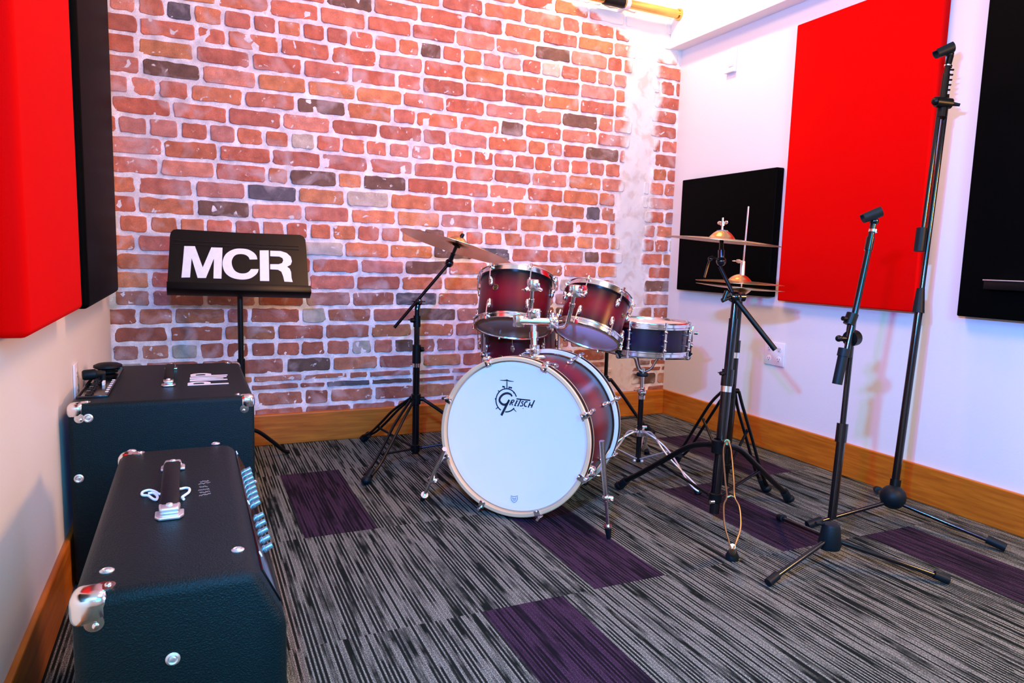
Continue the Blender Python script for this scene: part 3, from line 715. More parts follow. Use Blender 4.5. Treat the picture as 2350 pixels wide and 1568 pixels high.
# ------------------------------------------------------------------ tripod hardware
def tripod(root, base, zt, feet, zb, r, m, mid_z=.5, double=True, fr=.016, foot_m=RUB, w=.016, shape=((.35, .74), (.60, .44), (.80, .22)), knee=.55, lr=.009):
    """legs of a drum stand: they hang on a collar at height zt and are braced to a lower collar at zb"""
    bx, by = base
    bm = bmesh.new(); lathe(bm, [(r, -.025), (r*1.4, -.022), (r*1.4, .022), (r, .025)], mat4((bx, by, zt), Matrix.Identity(3)), 24)
    for fx, fy in feet:
        d = V((fx-bx, fy-by, 0)).normalized(); cyl(bm, V((bx, by, zt))+d*r, V((bx, by, zt))+d*(r+.022), .010, 10)
    obj('upper_collar', bm, m, root, True)
    bm = bmesh.new(); lathe(bm, [(r, -.018), (r*1.3, -.015), (r*1.3, .015), (r, .018)], mat4((bx, by, zb), Matrix.Identity(3)), 24); obj('lower_collar', bm, m, root, True)
    for fx, fy in feet:
        d = V((fx-bx, fy-by, 0)); R_ = d.length; d.normalize(); s = V((-d.y, d.x, 0))
        pr = [(.03, zt)]+[(R_*a, zt*b_) for a, b_ in shape]+[(R_*.95, .035)]
        base_pts = curve([V((bx, by, 0))+d*a+V((0, 0, z)) for a, z in pr], 5)
        bm = bmesh.new()
        if double:
            for o in (-1, 1): tube(bm, [p+s*o*(w*.5+.008*min(1, i/6)) for i, p in enumerate(base_pts)], .0062, 8)
        else: tube(bm, base_pts, lr, 10)
        lg = obj('leg', bm, m, root, True)
        bm = bmesh.new(); q = V((fx, fy, 0)); tdir = (base_pts[-1]-base_pts[-3]).normalized()
        cyl(bm, base_pts[-1]-tdir*.03, V((base_pts[-1]+tdir*.01).to_tuple()[:2]+(.018,)), .016, 14); ball(bm, (base_pts[-1].x+d.x*.012, base_pts[-1].y+d.y*.012, .018), .018, (1.2, 1.2, .95))
        obj('rubber_foot', bm, foot_m, lg, True)
        k = min(int(len(base_pts)*knee)+1, len(base_pts)-2)
        mp = base_pts[k]
        bm = bmesh.new(); tube(bm, [V((bx, by, zb))+d*r, mp], .0055, 8)
        ball(bm, mp+V((0, 0, .003)), .0065); ball(bm, V((bx, by, zb))+d*(r+.01), .0075)
        obj('brace', bm, m, root, True)

def wing(bm, c, axis, r=.012, span=.04, up=(0, 0, 1)):
    F = frame(axis, up); M = mat4(c, F)
    lathe(bm, [(0, 0), (r, 0), (r*.8, .014), (0, .016)], M, 14)
    for s in (-1, 1): ball(bm, M @ V((s*span*.5, 0, .010)), span*.3, (1, .25, .6), F, 12)

def cymbal(name, c, n, R_, label, bell=.2, group=None, bow=.06, m=BRONZE):
    F = frame(n); bm = bmesh.new(); th = .0012; N = 26
    prof_ = []
    for i in range(N+1):
        t = i/N; rr_ = R_*t
        z = -bow*R_*1.0*(t**2)
        if t < bell: z += .030*R_/.2*(1-(t/bell)**2)**.8
        prof_.append((max(rr_, 0), z))
    up = [(max(a, .004), b_+th) for a, b_ in prof_]; dn = [(max(a, .004), b_) for a, b_ in reversed(prof_)]
    lathe(bm, up+dn, mat4(c, F), 72, loop=True)
    o = obj(name, bm, m, None, True, 60, loc=c); tag(o, label, 'cymbal', group); return o

def grooved(col, name):
    m = bpy.data.materials.new(name); m.use_nodes = True; nt = m.node_tree; b = nt.nodes['Principled BSDF']; L = nt.links.new
    tc = nt.nodes.new('ShaderNodeTexCoord'); 
    ln = nt.nodes.new('ShaderNodeVectorMath'); ln.operation = 'LENGTH'; L(tc.outputs['Object'], ln.inputs[0])
    n = nt.nodes.new('ShaderNodeTexNoise'); n.noise_dimensions = '1D'; n.inputs['Scale'].default_value = 700; L(ln.outputs['Value'], n.inputs['W'])
    n2 = nt.nodes.new('ShaderNodeTexNoise'); n2.inputs['Scale'].default_value = 18; L(tc.outputs['Object'], n2.inputs['Vector'])
    mx = nt.nodes.new('ShaderNodeMix'); mx.data_type = 'RGBA'; mx.inputs['A'].default_value = tuple(c*.7 for c in col[:3])+(1,); mx.inputs['B'].default_value = col; L(n2.outputs['Fac'], mx.inputs['Factor'])
    L(mx.outputs['Result'], b.inputs['Base Color']); b.inputs['Metallic'].default_value = 1; b.inputs['Roughness'].default_value = .27
    bp = nt.nodes.new('ShaderNodeBump'); bp.inputs['Strength'].default_value = .25; bp.inputs['Distance'].default_value = .001; L(n.outputs['Fac'], bp.inputs['Height']); L(bp.outputs['Normal'], b.inputs['Normal'])
    return m
CYM = grooved((.80, .46, .17, 1), 'lathed_cymbal_bronze')

# --- crash stand left of the bass drum
cb = (.905, 2.955)
cs = thing('cymbal_stand', 'black boom cymbal stand left of the bass drum, in front of the brick wall', 'cymbal stand', (cb[0], cb[1], 0), 'boom cymbal stands')
bm = bmesh.new(); cyl(bm, (*cb, .035), (*cb, .43), .0155, 24); obj('lower_tube', bm, BLKM, cs, True)
bm = bmesh.new(); cyl(bm, (*cb, .43), (*cb, .448), .0165, 24); obj('chrome_band', bm, CHR, cs, True)['label'] = 'bright chrome band'
bm = bmesh.new(); cyl(bm, (*cb, .448), (*cb, .53), .019, 24); wing(bm, (cb[0]+.018, cb[1]-.004, .51), (1, -.2, 0)); obj('height_clamp', bm, BLK, cs, True)
bm = bmesh.new(); cyl(bm, (*cb, .50), (*cb, .63), .0125, 24); obj('middle_tube', bm, BLKM, cs, True)
bm = bmesh.new(); cyl(bm, (*cb, .61), (*cb, .66), .016, 24); wing(bm, (cb[0]-.016, cb[1]-.004, .64), (-1, -.2, 0)); cyl(bm, (*cb, .64), (*cb, .70), .0105, 20); obj('upper_tube', bm, BLK, cs, True)
jb = V((0.9113, 2.9591, 0.7204)); be = V((0.8073, 2.9703, 0.6067)); bt = V((1.0257, 2.8844, 0.8945))
bm = bmesh.new(); cyl(bm, (*cb, .685), jb, .012, 18); ball(bm, jb, .019); wing(bm, jb+V((-.004, -.02, .004)), (-.5, -1, 0)); obj('boom_joint', bm, BLKM, cs, True)
bm = bmesh.new(); cyl(bm, be, bt, .0072, 14); obj('boom_arm', bm, BLKM, cs, True)
tl = V((1.0447, 2.8418, 0.9758)); tt = V((1.0660, 2.8267, 1.0208))
bm = bmesh.new(); ball(bm, bt, .019); cyl(bm, bt, bt.lerp(tl, .5), .011, 16); cyl(bm, bt, tl, .008, 14); obj('tilter', bm, BLKM, cs, True)
ax = (tt-tl).normalized()
bm = bmesh.new(); cyl(bm, tl, tt, .0035, 12); wing(bm, tt-ax*.014, ax, .009, .026); obj('wing_nut', bm, BLK, cs, True)
bm = bmesh.new(); cyl(bm, tl-ax*.010, tl-ax*.002, .018, 20); obj('felt_washer', bm, RUB, cs, True)
tripod(cs, cb, .285, [(.62, 2.70), (.76, 3.36), (1.28, 2.86)], .06, .0155, BLK)
cymbal('crash_cymbal', tl, (.30, .0, 1), .248, 'large bronze crash cymbal tilted on the left boom stand', m=CYM)

# --- rear leg of a stand hidden behind the bass drum
rs = thing('tripod_stand', 'low black tripod stand half hidden behind the bass drum, near the room corner', 'stand', (1.98, 3.08, 0))
rb = (1.98, 3.08)
bm = bmesh.new(); cyl(bm, (*rb, .03), (*rb, .56), .010, 16); obj('pole', bm, BLK, rs, True)
tripod(rs, rb, .30, [(2.235, 3.0), (1.78, 3.25), (1.84, 2.83)], .08, .011, BLK, double=False)
bm = bmesh.new(); cyl(bm, (2.0220, 2.8403, 0.1016), (2.0677, 2.8188, 0.0987), .008, 12); obj('chrome_bolt', bm, CHR, rs, True)

# ------------------------------------------------------------------ drums
def drum(root, M, R, depth, nl, shell_m, hoop='metal', a0=0., head_t=HEADW, head_b=HEADC, tube_lugs=False, rods=True):
    """local z=0 bottom rim, z=depth top rim"""
    bm = bmesh.new(); r = R-.012
    lathe(bm, [(r-.008, .012), (r, .012), (r, depth-.012), (r-.008, depth-.012)], M, 96, loop=True); obj('shell', bm, shell_m, root, True, 50)
    for nm, z0, s in (('bottom_hoop', 0, 1), ('top_hoop', depth, -1)):
        bm = bmesh.new()
        pf = [(R-.010, z0), (R-.001, z0), (R+.0015, z0+s*.003), (R-.003, z0+s*.006), (R-.003, z0+s*.018), (R+.003, z0+s*.021), (R+.003, z0+s*.026), (R-.010, z0+s*.026), (R-.0115, z0+s*.02), (R-.0115, z0+s*.004)]
        lathe(bm, pf, M, 96, loop=True); obj(nm, bm, CHR, root, True, 35)
    bm = bmesh.new(); lathe(bm, [(0, depth-.009), (R-.022, depth-.009), (R-.0120, depth-.014)], M, 72); obj('batter_head', bm, head_t, root, True)
    bm = bmesh.new(); lathe(bm, [(0, .006), (R-.026, .006), (R-.0120, .012)], M, 72); obj('resonant_head', bm, head_b, root, True)
    for i in range(nl):
        a = a0+2*PI*i/nl; er = V((math.cos(a), math.sin(a), 0)); et = V((-math.sin(a), math.cos(a), 0)); ez = V((0, 0, 1))
        L_ = mat4(M @ (er*r), M.to_3x3() @ Matrix((et, ez, er)).transposed())
        rr_ = R+.006-r
        if tube_lugs:
            bm = bmesh.new()
            tube(bm, [(0, depth*.26, rr_), (0, depth*.74, rr_)], [.0055, .0055], 12, M=L_)
            for yy_ in (depth*.34, depth*.66):
                tube(bm, [(0, yy_, 0), (0, yy_, rr_)], .0045, 10, M=L_)
            for yy_ in (depth*.24, depth*.5, depth*.76): ball(bm, L_ @ V((0, yy_, rr_)), .0082, (1, 1.1, 1), L_.to_3x3(), 10)
            lug = obj('lug', bm, CHR, root, True)
            bm = bmesh.new()
            for ya, yb in ((depth*.74, depth-.002), (depth*.26, .002)):
                tube(bm, [(0, ya, rr_), (0, yb, rr_)], .0028, 8, M=L_)
                ye = yb; tube(bm, [(0, ye-.006, rr_), (0, ye+.006, rr_)], .0058, 8, M=L_)
            obj('tension_rod', bm, CHR, root, True)
        else:
            for yc, s in ((depth*.30, -1), (depth*.70, 1)):
                bm = bmesh.new()
                ball(bm, L_ @ V((0, yc, .005)), .012, (.85, 1.75, .75), L_.to_3x3(), 14)
                ball(bm, L_ @ V((0, yc+s*.010, .010)), .0085, (.9, 1.1, .9), L_.to_3x3(), 12)
                lug = obj('lug', bm, CHR, root, True)
                bm = bmesh.new(); yb = depth-.004 if s > 0 else .004
                tube(bm, [(0, yc+s*.012, rr_-.002), (0, yb, rr_)], .0026, 8, M=L_)
                tube(bm, [(0, yb-.006*s, rr_), (0, yb+.008*s, rr_)], .0052, 8, M=L_)
                box(bm, (-.008, yb-.012 if s > 0 else yb+.004, rr_-.010), (.008, yb-.004 if s > 0 else yb+.012, rr_+.004), L_, bev=.002)
                obj('tension_rod', bm, CHR, root, True)

def badge(root, M, R, z, a, rr_=.013):
    er = V((math.cos(a), math.sin(a), 0)); et = V((-math.sin(a), math.cos(a), 0)); ez = V((0, 0, 1))
    L_ = mat4(M @ (er*R+ez*z), M.to_3x3() @ Matrix((et, ez, er)).transposed())
    bm = bmesh.new(); lathe(bm, [(rr_, -.004), (rr_, .001), (rr_*.88, .0018), (rr_*.80, .0005), (rr_*.45, .0005), (rr_*.42, .0016), (rr_*.28, .0016), (rr_*.2, .0), (0, 0)], L_, 28)
    stroke2d(bm, [(-rr_*.25, rr_*.1), (0, rr_*.32), (rr_*.2, rr_*.12), (rr_*.05, -rr_*.25), (rr_*.28, -.05*rr_)], .0012, L_, .001)
    obj('badge', bm, GOLDW, root, True, 30)['label'] = 'round brass maker badge'

inner = (.17, .004, .012, 1); edge = (.0035, .002, .003, 1)
# bass drum frame: z towards the camera side
ty = 0.82793; Nf = V((-0.7360, -0.6759, 0.0383)); Uf = V((math.cos(ty), -math.sin(ty), 0)); Vf = Nf.cross(Uf).normalized(); Uf = Vf.cross(Nf).normalized()
BC = V((1.0166, 2.1639, 0.2964)); BR = .286
MB = mat4(BC, Matrix((Uf, Vf, Nf)).transposed())
bd = thing('bass_drum', 'big burgundy bass drum with white logo head and pale wooden front hoop', 'bass drum', (BC.x-Nf.x*.2, BC.y-Nf.y*.2, 0))
cen = MB @ V((0, 0, -.206))
bm = bmesh.new(); rs_ = .266
lathe(bm, [(rs_-.008, -.030), (rs_, -.030), (rs_, -.383), (rs_-.008, -.383)], MB, 128, loop=True)
obj('shell', bm, burst_mat('burgundy_burst_bass', tuple(cen-V(bd.location)), tuple(Nf), .18, inner, edge), bd, True, 50)
for nm, z0, s in (('front_hoop', 0, -1), ('rear_hoop', -.413, 1)):
    bm = bmesh.new()
    lathe(bm, [(BR-.015, z0+s*.002), (BR-.013, z0), (BR-.003, z0), (BR, z0+s*.003), (BR, z0+s*.006), (BR-.004, z0+s*.006), (BR-.004, z0+s*.034), (BR, z0+s*.034), (BR, z0+s*.038), (BR-.002, z0+s*.040), (BR-.015, z0+s*.040)], MB, 128, loop=True)
    hp_ = obj(nm, bm, MAPLE if s < 0 else CREAM, bd, True, 35)
    hp_['label'] = 'pale natural wood hoop' if s < 0 else 'cream hoop at the back'
    bm = bmesh.new(); lathe(bm, [(BR-.0045, z0+s*.006), (BR-.0006, z0+s*.006), (BR-.0006, z0+s*.034), (BR-.0045, z0+s*.034)], MB, 128, loop=True)
    obj('inlay', bm, DARKIN, hp_, True, 35)['label'] = 'dark inlay band'
bm = bmesh.new(); lathe(bm, [(0, -.020), (BR-.040, -.020), (BR-.034, -.0175), (BR-.020, -.0185), (BR-.0145, -.026)], MB, 128); obj('front_head', bm, HEADW, bd, True)
bm = bmesh.new(); lathe(bm, [(0, -.400), (BR-.023, -.400)], MB, 96); obj('batter_head', bm, HEADW, bd, True)
# logo
lg = bmesh.new(); ML = MB @ Matrix.Translation((0, 0, -.0198))
for pts, w in [([(-0.00042, 0.14254), (-0.00424, 0.15017), (-0.00957, 0.15671), (-0.01617, 0.16186), (-0.02376, 0.1654), (-0.03199, 0.16716), (-0.0405, 0.16705), (-0.04891, 0.16508), (-0.05682, 0.16131), (-0.06389, 0.15593), (-0.06977, 0.14916), (-0.07421, 0.14132), (-0.07698, 0.13276), (-0.07797, 0.12388), (-0.07711, 0.11508), (-0.07445, 0.10677), (-0.07012, 0.09934), (-0.06431, 0.09312), (-0.0573, 0.0884)], [0.004, 0.004]), ([(-0.00674, 0.10143), (-0.00996, 0.09759), (-0.01359, 0.09415), (-0.01757, 0.09116), (-0.02184, 0.08866), (-0.02635, 0.08669), (-0.03102, 0.08529), (-0.0358, 0.08446), (-0.04061, 0.08423)], [0.00427, 0.00427]), ([(-0.03765, 0.16762), (-0.03887, 0.1939)], [0.00347, 0.00347]), ([(-0.03917, 0.20012), (-0.03891, 0.19459)], [0.00587, 0.00587]), ([(-0.0657, 0.19526), (-0.05216, 0.1957), (-0.03903, 0.19722)], [0.00133, 0.00293, 0.00453]), ([(-0.03903, 0.19722), (-0.0267, 0.19561), (-0.01255, 0.19529)], [0.00453, 0.0032, 0.00133]), ([(-0.05565, 0.17351), (-0.04583, 0.17266)], [0.00587, 0.00587]), ([(-0.03164, 0.1735), (-0.01815, 0.17232)], [0.00533, 0.00533]), ([(-0.0465, 0.17092), (-0.04601, 0.1668)], [0.00267, 0.00267]), ([(-0.03084, 0.17246), (-0.02984, 0.16701)], [0.00267, 0.00267]), ([(-0.07151, 0.15729), (-0.06533, 0.15441)], [0.00347, 0.00347]), ([(-0.01209, 0.15422), (-0.00782, 0.15811)], [0.00347, 0.00347]), ([(-0.08225, 0.12649), (-0.07695, 0.12704)], [0.00453, 0.00453]), ([(-0.07682, 0.09084), (-0.06729, 0.0982)], [0.00293, 0.00293]), ([(-0.00944, 0.09827), (0.00215, 0.08913)], [0.00347, 0.0016]), ([(-0.01642, 0.14199), (-0.02301, 0.14895), (-0.03659, 0.15132), (-0.05133, 0.14536), (-0.06208, 0.13308), (-0.06412, 0.12167), (-0.05739, 0.11329), (-0.04816, 0.10938), (-0.03771, 0.11121), (-0.03061, 0.11964), (-0.02731, 0.12904)], [0.00533, 0.00693, 0.00773, 0.00773, 0.00747, 0.00747, 0.00773, 0.008, 0.0088, 0.00693, 0.00613]), ([(-0.02683, 0.12839), (-0.03749, 0.10635), (-0.04569, 0.08867), (-0.05462, 0.06973)], [0.00667, 0.008, 0.00853, 0.00827]), ([(-0.0161, 0.12883), (-0.02042, 0.11933), (-0.02416, 0.10988)], [0.00427, 0.00427]), ([(-0.01681, 0.12806), (-0.00943, 0.12953), (-0.0085, 0.12546), (-0.01277, 0.12154), (-0.01942, 0.12013)], [0.00373, 0.00373]), ([(-0.01645, 0.12045), (-0.01545, 0.115), (-0.01373, 0.11031)], [0.004, 0.004]), ([(0.00322, 0.12878), (-0.00081, 0.12004), (-0.00482, 0.11059)], [0.00427, 0.00427]), ([(-0.00043, 0.1277), (0.00696, 0.12807)], [0.00347, 0.00347]), ([(-0.00303, 0.1198), (0.00363, 0.12024)], [0.0032, 0.0032]), ([(-0.00703, 0.11035), (0.00038, 0.11073)], [0.00347, 0.00347]), ([(0.00069, 0.13517), (0.02653, 0.13511), (0.05289, 0.13513)], [0.00453, 0.00453, 0.0048]), ([(0.0177, 0.13515), (0.01238, 0.12283), (0.00639, 0.10903)], [0.00453, 0.00453]), ([(0.02835, 0.12799), (0.02323, 0.12744), (0.02123, 0.12309), (0.02509, 0.11936), (0.02392, 0.11301), (0.01442, 0.11129)], [0.00373, 0.00373]), ([(0.04297, 0.12885), (0.03642, 0.12816), (0.03164, 0.12075), (0.03274, 0.11328), (0.04013, 0.11201)], [0.00427, 0.00427]), ([(0.05325, 0.12788), (0.04933, 0.11852), (0.04613, 0.10922)], [0.00427, 0.00427]), ([(0.0688, 0.13708), (0.06294, 0.12343), (0.05778, 0.10981)], [0.00453, 0.00453]), ([(0.05078, 0.11868), (0.06243, 0.11884)], [0.00373, 0.00373]), ([(0.02696, 0.10505), (0.02765, 0.10291)], [0.00293, 0.00293])]: stroke2d(lg, pts, w, ML, 0, .0008, 6)
obj('logo', lg, INK, bd)['label'] = 'dark printed maker logo with a ringed drummer emblem'
lg = bmesh.new()
for pts, w in [([(-0.00264, -0.21847), (-0.00212, -0.22952), (0.0101, -0.23865), (0.02123, -0.22573), (0.0207, -0.21472)], [0.0016, 0.0016]), ([(-0.00446, -0.21559), (0.00905, -0.2166), (0.02221, -0.21131)], [0.0016, 0.0016]), ([(0.00252, -0.22082), (0.0095, -0.22604), (0.01586, -0.21867)], [0.0014, 0.0014]), ([(0.00457, -0.22843), (0.0098, -0.23235), (0.01457, -0.22681)], [0.0012, 0.0012]), ([(0.00108, -0.22582), (0.01775, -0.22312)], [0.001, 0.001])]: stroke2d(lg, pts, w, ML, 0, .0008, 2)
obj('head_maker_mark', lg, nmat('grey_print', '#74748c', .5, var=.1), bd)['label'] = 'small grey crest print near the bottom of the head'
for i in range(8):
    a = PI/8+i*PI/4; er = V((math.cos(a), math.sin(a), 0)); et = V((-math.sin(a), math.cos(a), 0)); ez = V((0, 0, 1))
    for z0, s in ((0, -1), (-.413, 1)):
        F = MB @ mat4((0, 0, 0), Matrix((et, er, ez)).transposed())  # x tangent, y radial, z axial
        bm = bmesh.new()
        box(bm, (-.011, BR-.020, z0-s*.001), (.011, BR+.003, z0-s*.005) if s < 0 else (.011, BR+.003, z0-s*.005), F, bev=.0012)
        box(bm, (-.010, BR+.000, z0-s*.004), (.010, BR+.005, z0+s*.030), F, bev=.0015)
        ball(bm, F @ V((0, BR+.008, z0+s*.018)), .009, (1, .8, 1.5), F.to_3x3(), 12)
        ball(bm, F @ V((0, BR-.016, z0-s*.004)), .005, (1, 1, 1), F.to_3x3(), 8)
        cl = obj('claw', bm, CHR, bd, True)
        bm = bmesh.new(); tube(bm, [(0, BR+.009, z0-s*.010), (0, rs_+.018, z0+s*.105)], .003, 8, M=F); tube(bm, [(0, BR+.009, z0-s*.018), (0, BR+.009, z0-s*.002)], .0055, 8, M=F)
        obj('tension_rod', bm, CHR, bd, True)
        bm = bmesh.new(); ball(bm, F @ V((0, rs_+.004, z0+s*.125)), .013, (.8, .75, 2.0), F.to_3x3(), 14); ball(bm, F @ V((0, rs_+.012, z0+s*.108)), .009, (.9, .9, 1.2), F.to_3x3(), 12)
        obj('lug', bm, CHR, bd, True)
# spurs
for nm, top, foot, clampq, kn in (('spur', (0.7667, 2.1786, 0.2657), (0.7770, 2.4450, 0.0000), None, (1, 0, 0)), ('spur', (1.1920, 1.8569, 0.3331), (1.2490, 1.8790, 0.0000), None, (1, 0, 0))):
    top = V(top); foot = V(foot); d = (foot-top); L_ = d.length; d.normalize()
    bm = bmesh.new(); cyl(bm, top-d*.015, top+d*L_*.55, .0085, 16); 
    sp = obj('spur', bm, CHR, bd, True)
    bm = bmesh.new(); cyl(bm, top+d*L_*.5, foot-d*.03, .0058, 14); cyl(bm, foot-d*.052, foot-d*.046, .014, 14); obj('spur_rod', bm, CHR, sp, True)
    bm = bmesh.new(); cyl(bm, foot-d*.045, foot-d*.004+V((0, 0, .002)), .012, 16, .008); obj('rubber_tip', bm, RUB, sp, True)
    bm = bmesh.new(); ball(bm, top+d*L_*.55, .013); wing(bm, top+d*L_*.55+V((.008, -.006, 0)), (.8, -.5, 0), .008, .03); obj('spur_clamp', bm, CHR, sp, True)
for s in (-1, 1):
    bm = bmesh.new(); a = math.radians(-22 if s > 0 else 202)
    er = V((math.cos(a), math.sin(a), 0)); et = V((-math.sin(a), math.cos(a), 0)); F = MB @ mat4(er*rs_+V((0, 0, -.10 if s > 0 else -.10)), Matrix((et, er, V((0, 0, 1)))).transposed())
    box(bm, (-.030, -.004, -.022), (.030, .010, .022), F, bev=.004); ball(bm, F @ V((0, .018, 0)), .020, (1.1, .9, 1), F.to_3x3()); wing(bm, F @ V((0, .03, .015)), F.to_3x3() @ V((0, .3, 1)), .009, .034)
    obj('spur_bracket', bm, CHR, bd, True)
# tom mount plate and post
pb = V((1.1565, 2.2923, 0.5612)); pt = V((1.1702, 2.3388, 0.7149))
pb2 = V((pb.x, pb.y, pb.z))
bm = bmesh.new(); box(bm, (-.035, -.03, -.008), (.035, .03, .010), mat4(pb2, frame((0, 0, 1))), bev=.005); cyl(bm, pb2, pb2+V((0, 0, .045)), .019, 24); wing(bm, pb2+V((-.015, -.018, .030)), (-.6, -.8, 0), .009, .036); obj('mount_bracket', bm, CHR, bd, True)
bm = bmesh.new(); cyl(bm, pb2, pt, .0125, 24); lathe(bm, [(.0125, -.01), (.017, -.01), (.017, .012), (.0125, .012)], mat4(pb2.lerp(pt, .5), frame(pt-pb2)), 20); post = obj('tom_post', bm, CHR, bd, True)
q0 = V((1.1104, 2.3411, 0.6906)); q1 = V((1.2351, 2.3051, 0.6876))
bm = bmesh.new(); cyl(bm, q0, q1, .016, 20); box(bm, (-.022, -.020, -.024), (.022, .020, .024), mat4(pt, frame((0, 0, 1))), bev=.004)
for q in (q0, q1): box(bm, (-.016, -.018, -.022), (.016, .018, .022), mat4(q, frame((0, 0, 1))), bev=.004)
wing(bm, pt+V((-.01, -.024, .012)), (-.3, -1, .3), .009, .034); wing(bm, q1+V((0.0, -.022, .006)), (0, -1, .2), .009, .034); wing(bm, q1+V((0, 0, .022)), (0, 0, 1), .009, .034)
obj('tom_holder', bm, CHR, bd, True)

def tom(name, c_top, n, R, dep, label, nl, a0, badge_a, hb, parts=None, cat='drum', group='burgundy tom drums of the kit'):
    n = V(n).normalized(); c_top = V(c_top); M = mat4(c_top-n*dep, frame(n, (0, 1, 0)))
    base = c_top-n*dep
    rt = thing(name, label, cat, (base.x, base.y, base.z), group)
    cen = (c_top-n*dep/2)
    sm = burst_mat('burgundy_burst', tuple(cen-base), tuple(n), dep/2, inner, edge)
    drum(rt, M, R, dep, nl, sm, a0=a0, head_b=hb)
    if badge_a is not None: badge(rt, M, R-.012, dep*.58, badge_a)
    return rt, M

# local x of frame(n,(0,1,0)) points along +X-ish; camera side is local -y
t1, M1 = tom('rack_tom', (1.2430, 2.6490, 0.8440), (0.2100, 0.3160, 0.9250), .160, .228, 'left rack tom above the bass drum, brownish lower head showing', 6, math.radians(-98), math.radians(-150), HEADC)
HEADP = nmat('milky_drum_head', (1, .70, .92, 1), .3, var=.05, vscale=6)
t2, M2 = tom('rack_tom', (1.5093, 2.4157, 0.7910), (0.4310, 0.2270, 0.8730), .138, .197, 'smaller right rack tom tipped to show its pale pink lower head', 6, math.radians(-88), math.radians(-62), HEADP)
# arms that carry the toms
for (qa, mid_, qb, rt, M_, R_) in (((1.1524, 2.3254, 0.7194), (1.1476, 2.3119, 0.7692), (1.1429, 2.2993, 0.8261), t1, M1, .16),
                          ((1.2430, 2.2028, 0.6972), (1.2439, 2.1776, 0.7625), (1.2422, 2.1628, 0.8133), t2, M2, .138)):
    bm = bmesh.new(); tube(bm, curve([qa, mid_, qb], 6), .0075, 14)
    for q in (mid_,): lathe(bm, [(.0076, -.006), (.011, -.006), (.011, .006), (.0076, .006)], mat4(q, frame(V(qb)-V(qa))), 16)
    obj('tom_arm', bm, CHR, rt, True)
    bm = bmesh.new(); F = mat4(qb, frame((0, 0, 1))); box(bm, (-.017, -.016, -.022), (.017, .020, .022), F, bev=.004); box(bm, (-.034, .002, -.006), (.040, .012, .010), F, bev=.003)
    wing(bm, V(qb)+V((.022, -.006, -.012)), (1, -.3, -.5), .008, .03); wing(bm, V(qb)+V((-.022, -.006, -.012)), (-1, -.3, -.5), .008, .03)
    obj('mount_bracket', bm, CHR, rt, True)
bm = bmesh.new()
c2 = V((1.2430, 2.2028, 0.6972)); 
# lower run of the right arm to the holder
arm2 = bmesh.new(); tube(arm2, curve([(1.2350, 2.3047, 0.6844), (1.2334, 2.2595, 0.6725), (1.2423, 2.2230, 0.6793), (1.2430, 2.2028, 0.6972)], 6), .0065, 12); obj('holder_rod', arm2, CHR, bd, True)
bm.free()
bm = bmesh.new(); q = V((1.2646, 2.1319, 0.8259)); box(bm, (-.009, -.006, -.009), (.009, .006, .009), mat4(q, frame((0, 0, 1))), bev=.002); obj('isolation_pad', bm, REDT, t2, True)['label'] = 'small red pad'
bm = bmesh.new(); q = V((1.2353, 2.1300, 0.7073)); box(bm, (-.006, -.004, -.007), (.006, .004, .007), mat4(q, frame((0, 0, 1))), bev=.002); obj('isolation_pad', bm, REDT, t2, True)['label'] = 'small red pad'

ft, MF = tom('floor_tom', (1.385, 2.93, .635), (-.055, .02, 1), .188, .36, 'floor tom standing behind the left rack tom, mostly hidden', 8, math.radians(-78), math.radians(-142), HEADC, cat='drum')
for k, a in enumerate((-168, -48, 72)):
    a = math.radians(a); er = V((math.cos(a), math.sin(a), 0)); p = MF @ (er*.196+V((0, 0, .20)))
    bm = bmesh.new(); cyl(bm, (p.x, p.y, .025), (p.x, p.y, p.z+.10), .0055, 12)
    lg = obj('leg', bm, CHR, ft, True)
    bm = bmesh.new(); cyl(bm, (p.x, p.y, 0), (p.x, p.y, .03), .012, 14); obj('rubber_foot', bm, RUB, lg, True)
    bm = bmesh.new(); q = MF @ (er*.178+V((0, 0, .20))); box(bm, (-.014, -.012, -.030), (.014, .022, .030), mat4(q, Matrix((V((-er.y, er.x, 0)), er, V((0, 0, 1)))).transposed()), bev=.005); ball(bm, V((p.x, p.y, p.z+.02))+er*.006, .015); ball(bm, V((p.x, p.y, p.z-.045))+er*.004, .012)
    obj('leg_bracket', bm, CHR, ft, True)

# snare drum and its stand
sc_ = V((1.782, 2.47, .678)); sn_ = V((.025, -.01, 1)).normalized()
MS = mat4(sc_-sn_*.145, frame(sn_, (0, 1, 0)))
sd_ = thing('snare_drum', 'dark snare drum with chrome hoops and tube lugs on the chrome stand', 'drum', tuple(sc_-sn_*.145))
drum(sd_, MS, .186, .145, 8, burst_mat('dark_burst_snare', tuple(sn_*.0725), tuple(sn_), .07, (.010, .003, .022, 1), edge), a0=math.radians(-101), tube_lugs=True, head_b=HEADC)
a = math.radians(-28); er = V((math.cos(a), math.sin(a), 0)); F = MS @ mat4(er*.176, Matrix((V((-er.y, er.x, 0)), V((0, 0, 1)), er)).transposed())
bm = bmesh.new(); box(bm, (-.014, .030, 0), (.014, .115, .018), F, bev=.005); box(bm, (-.010, .06, .016), (.010, .13, .026), F, bev=.003); ball(bm, F @ V((0, .045, .022)), .010); cyl(bm, F @ V((0, .10, .03)), F @ V((0, .10, .045)), .008); obj('throw_off', bm, CHR, sd_, True)
bm = bmesh.new(); box(bm, (-.016, -.006, .004), (.016, .046, .022), F, bev=.002); obj('butt_plate', bm, BLK, sd_, True)
sb = (1.762, 2.452)
ss = thing('snare_stand', 'chrome snare drum stand with twisted double braced legs, right of the bass drum', 'drum stand', (sb[0], sb[1], 0))
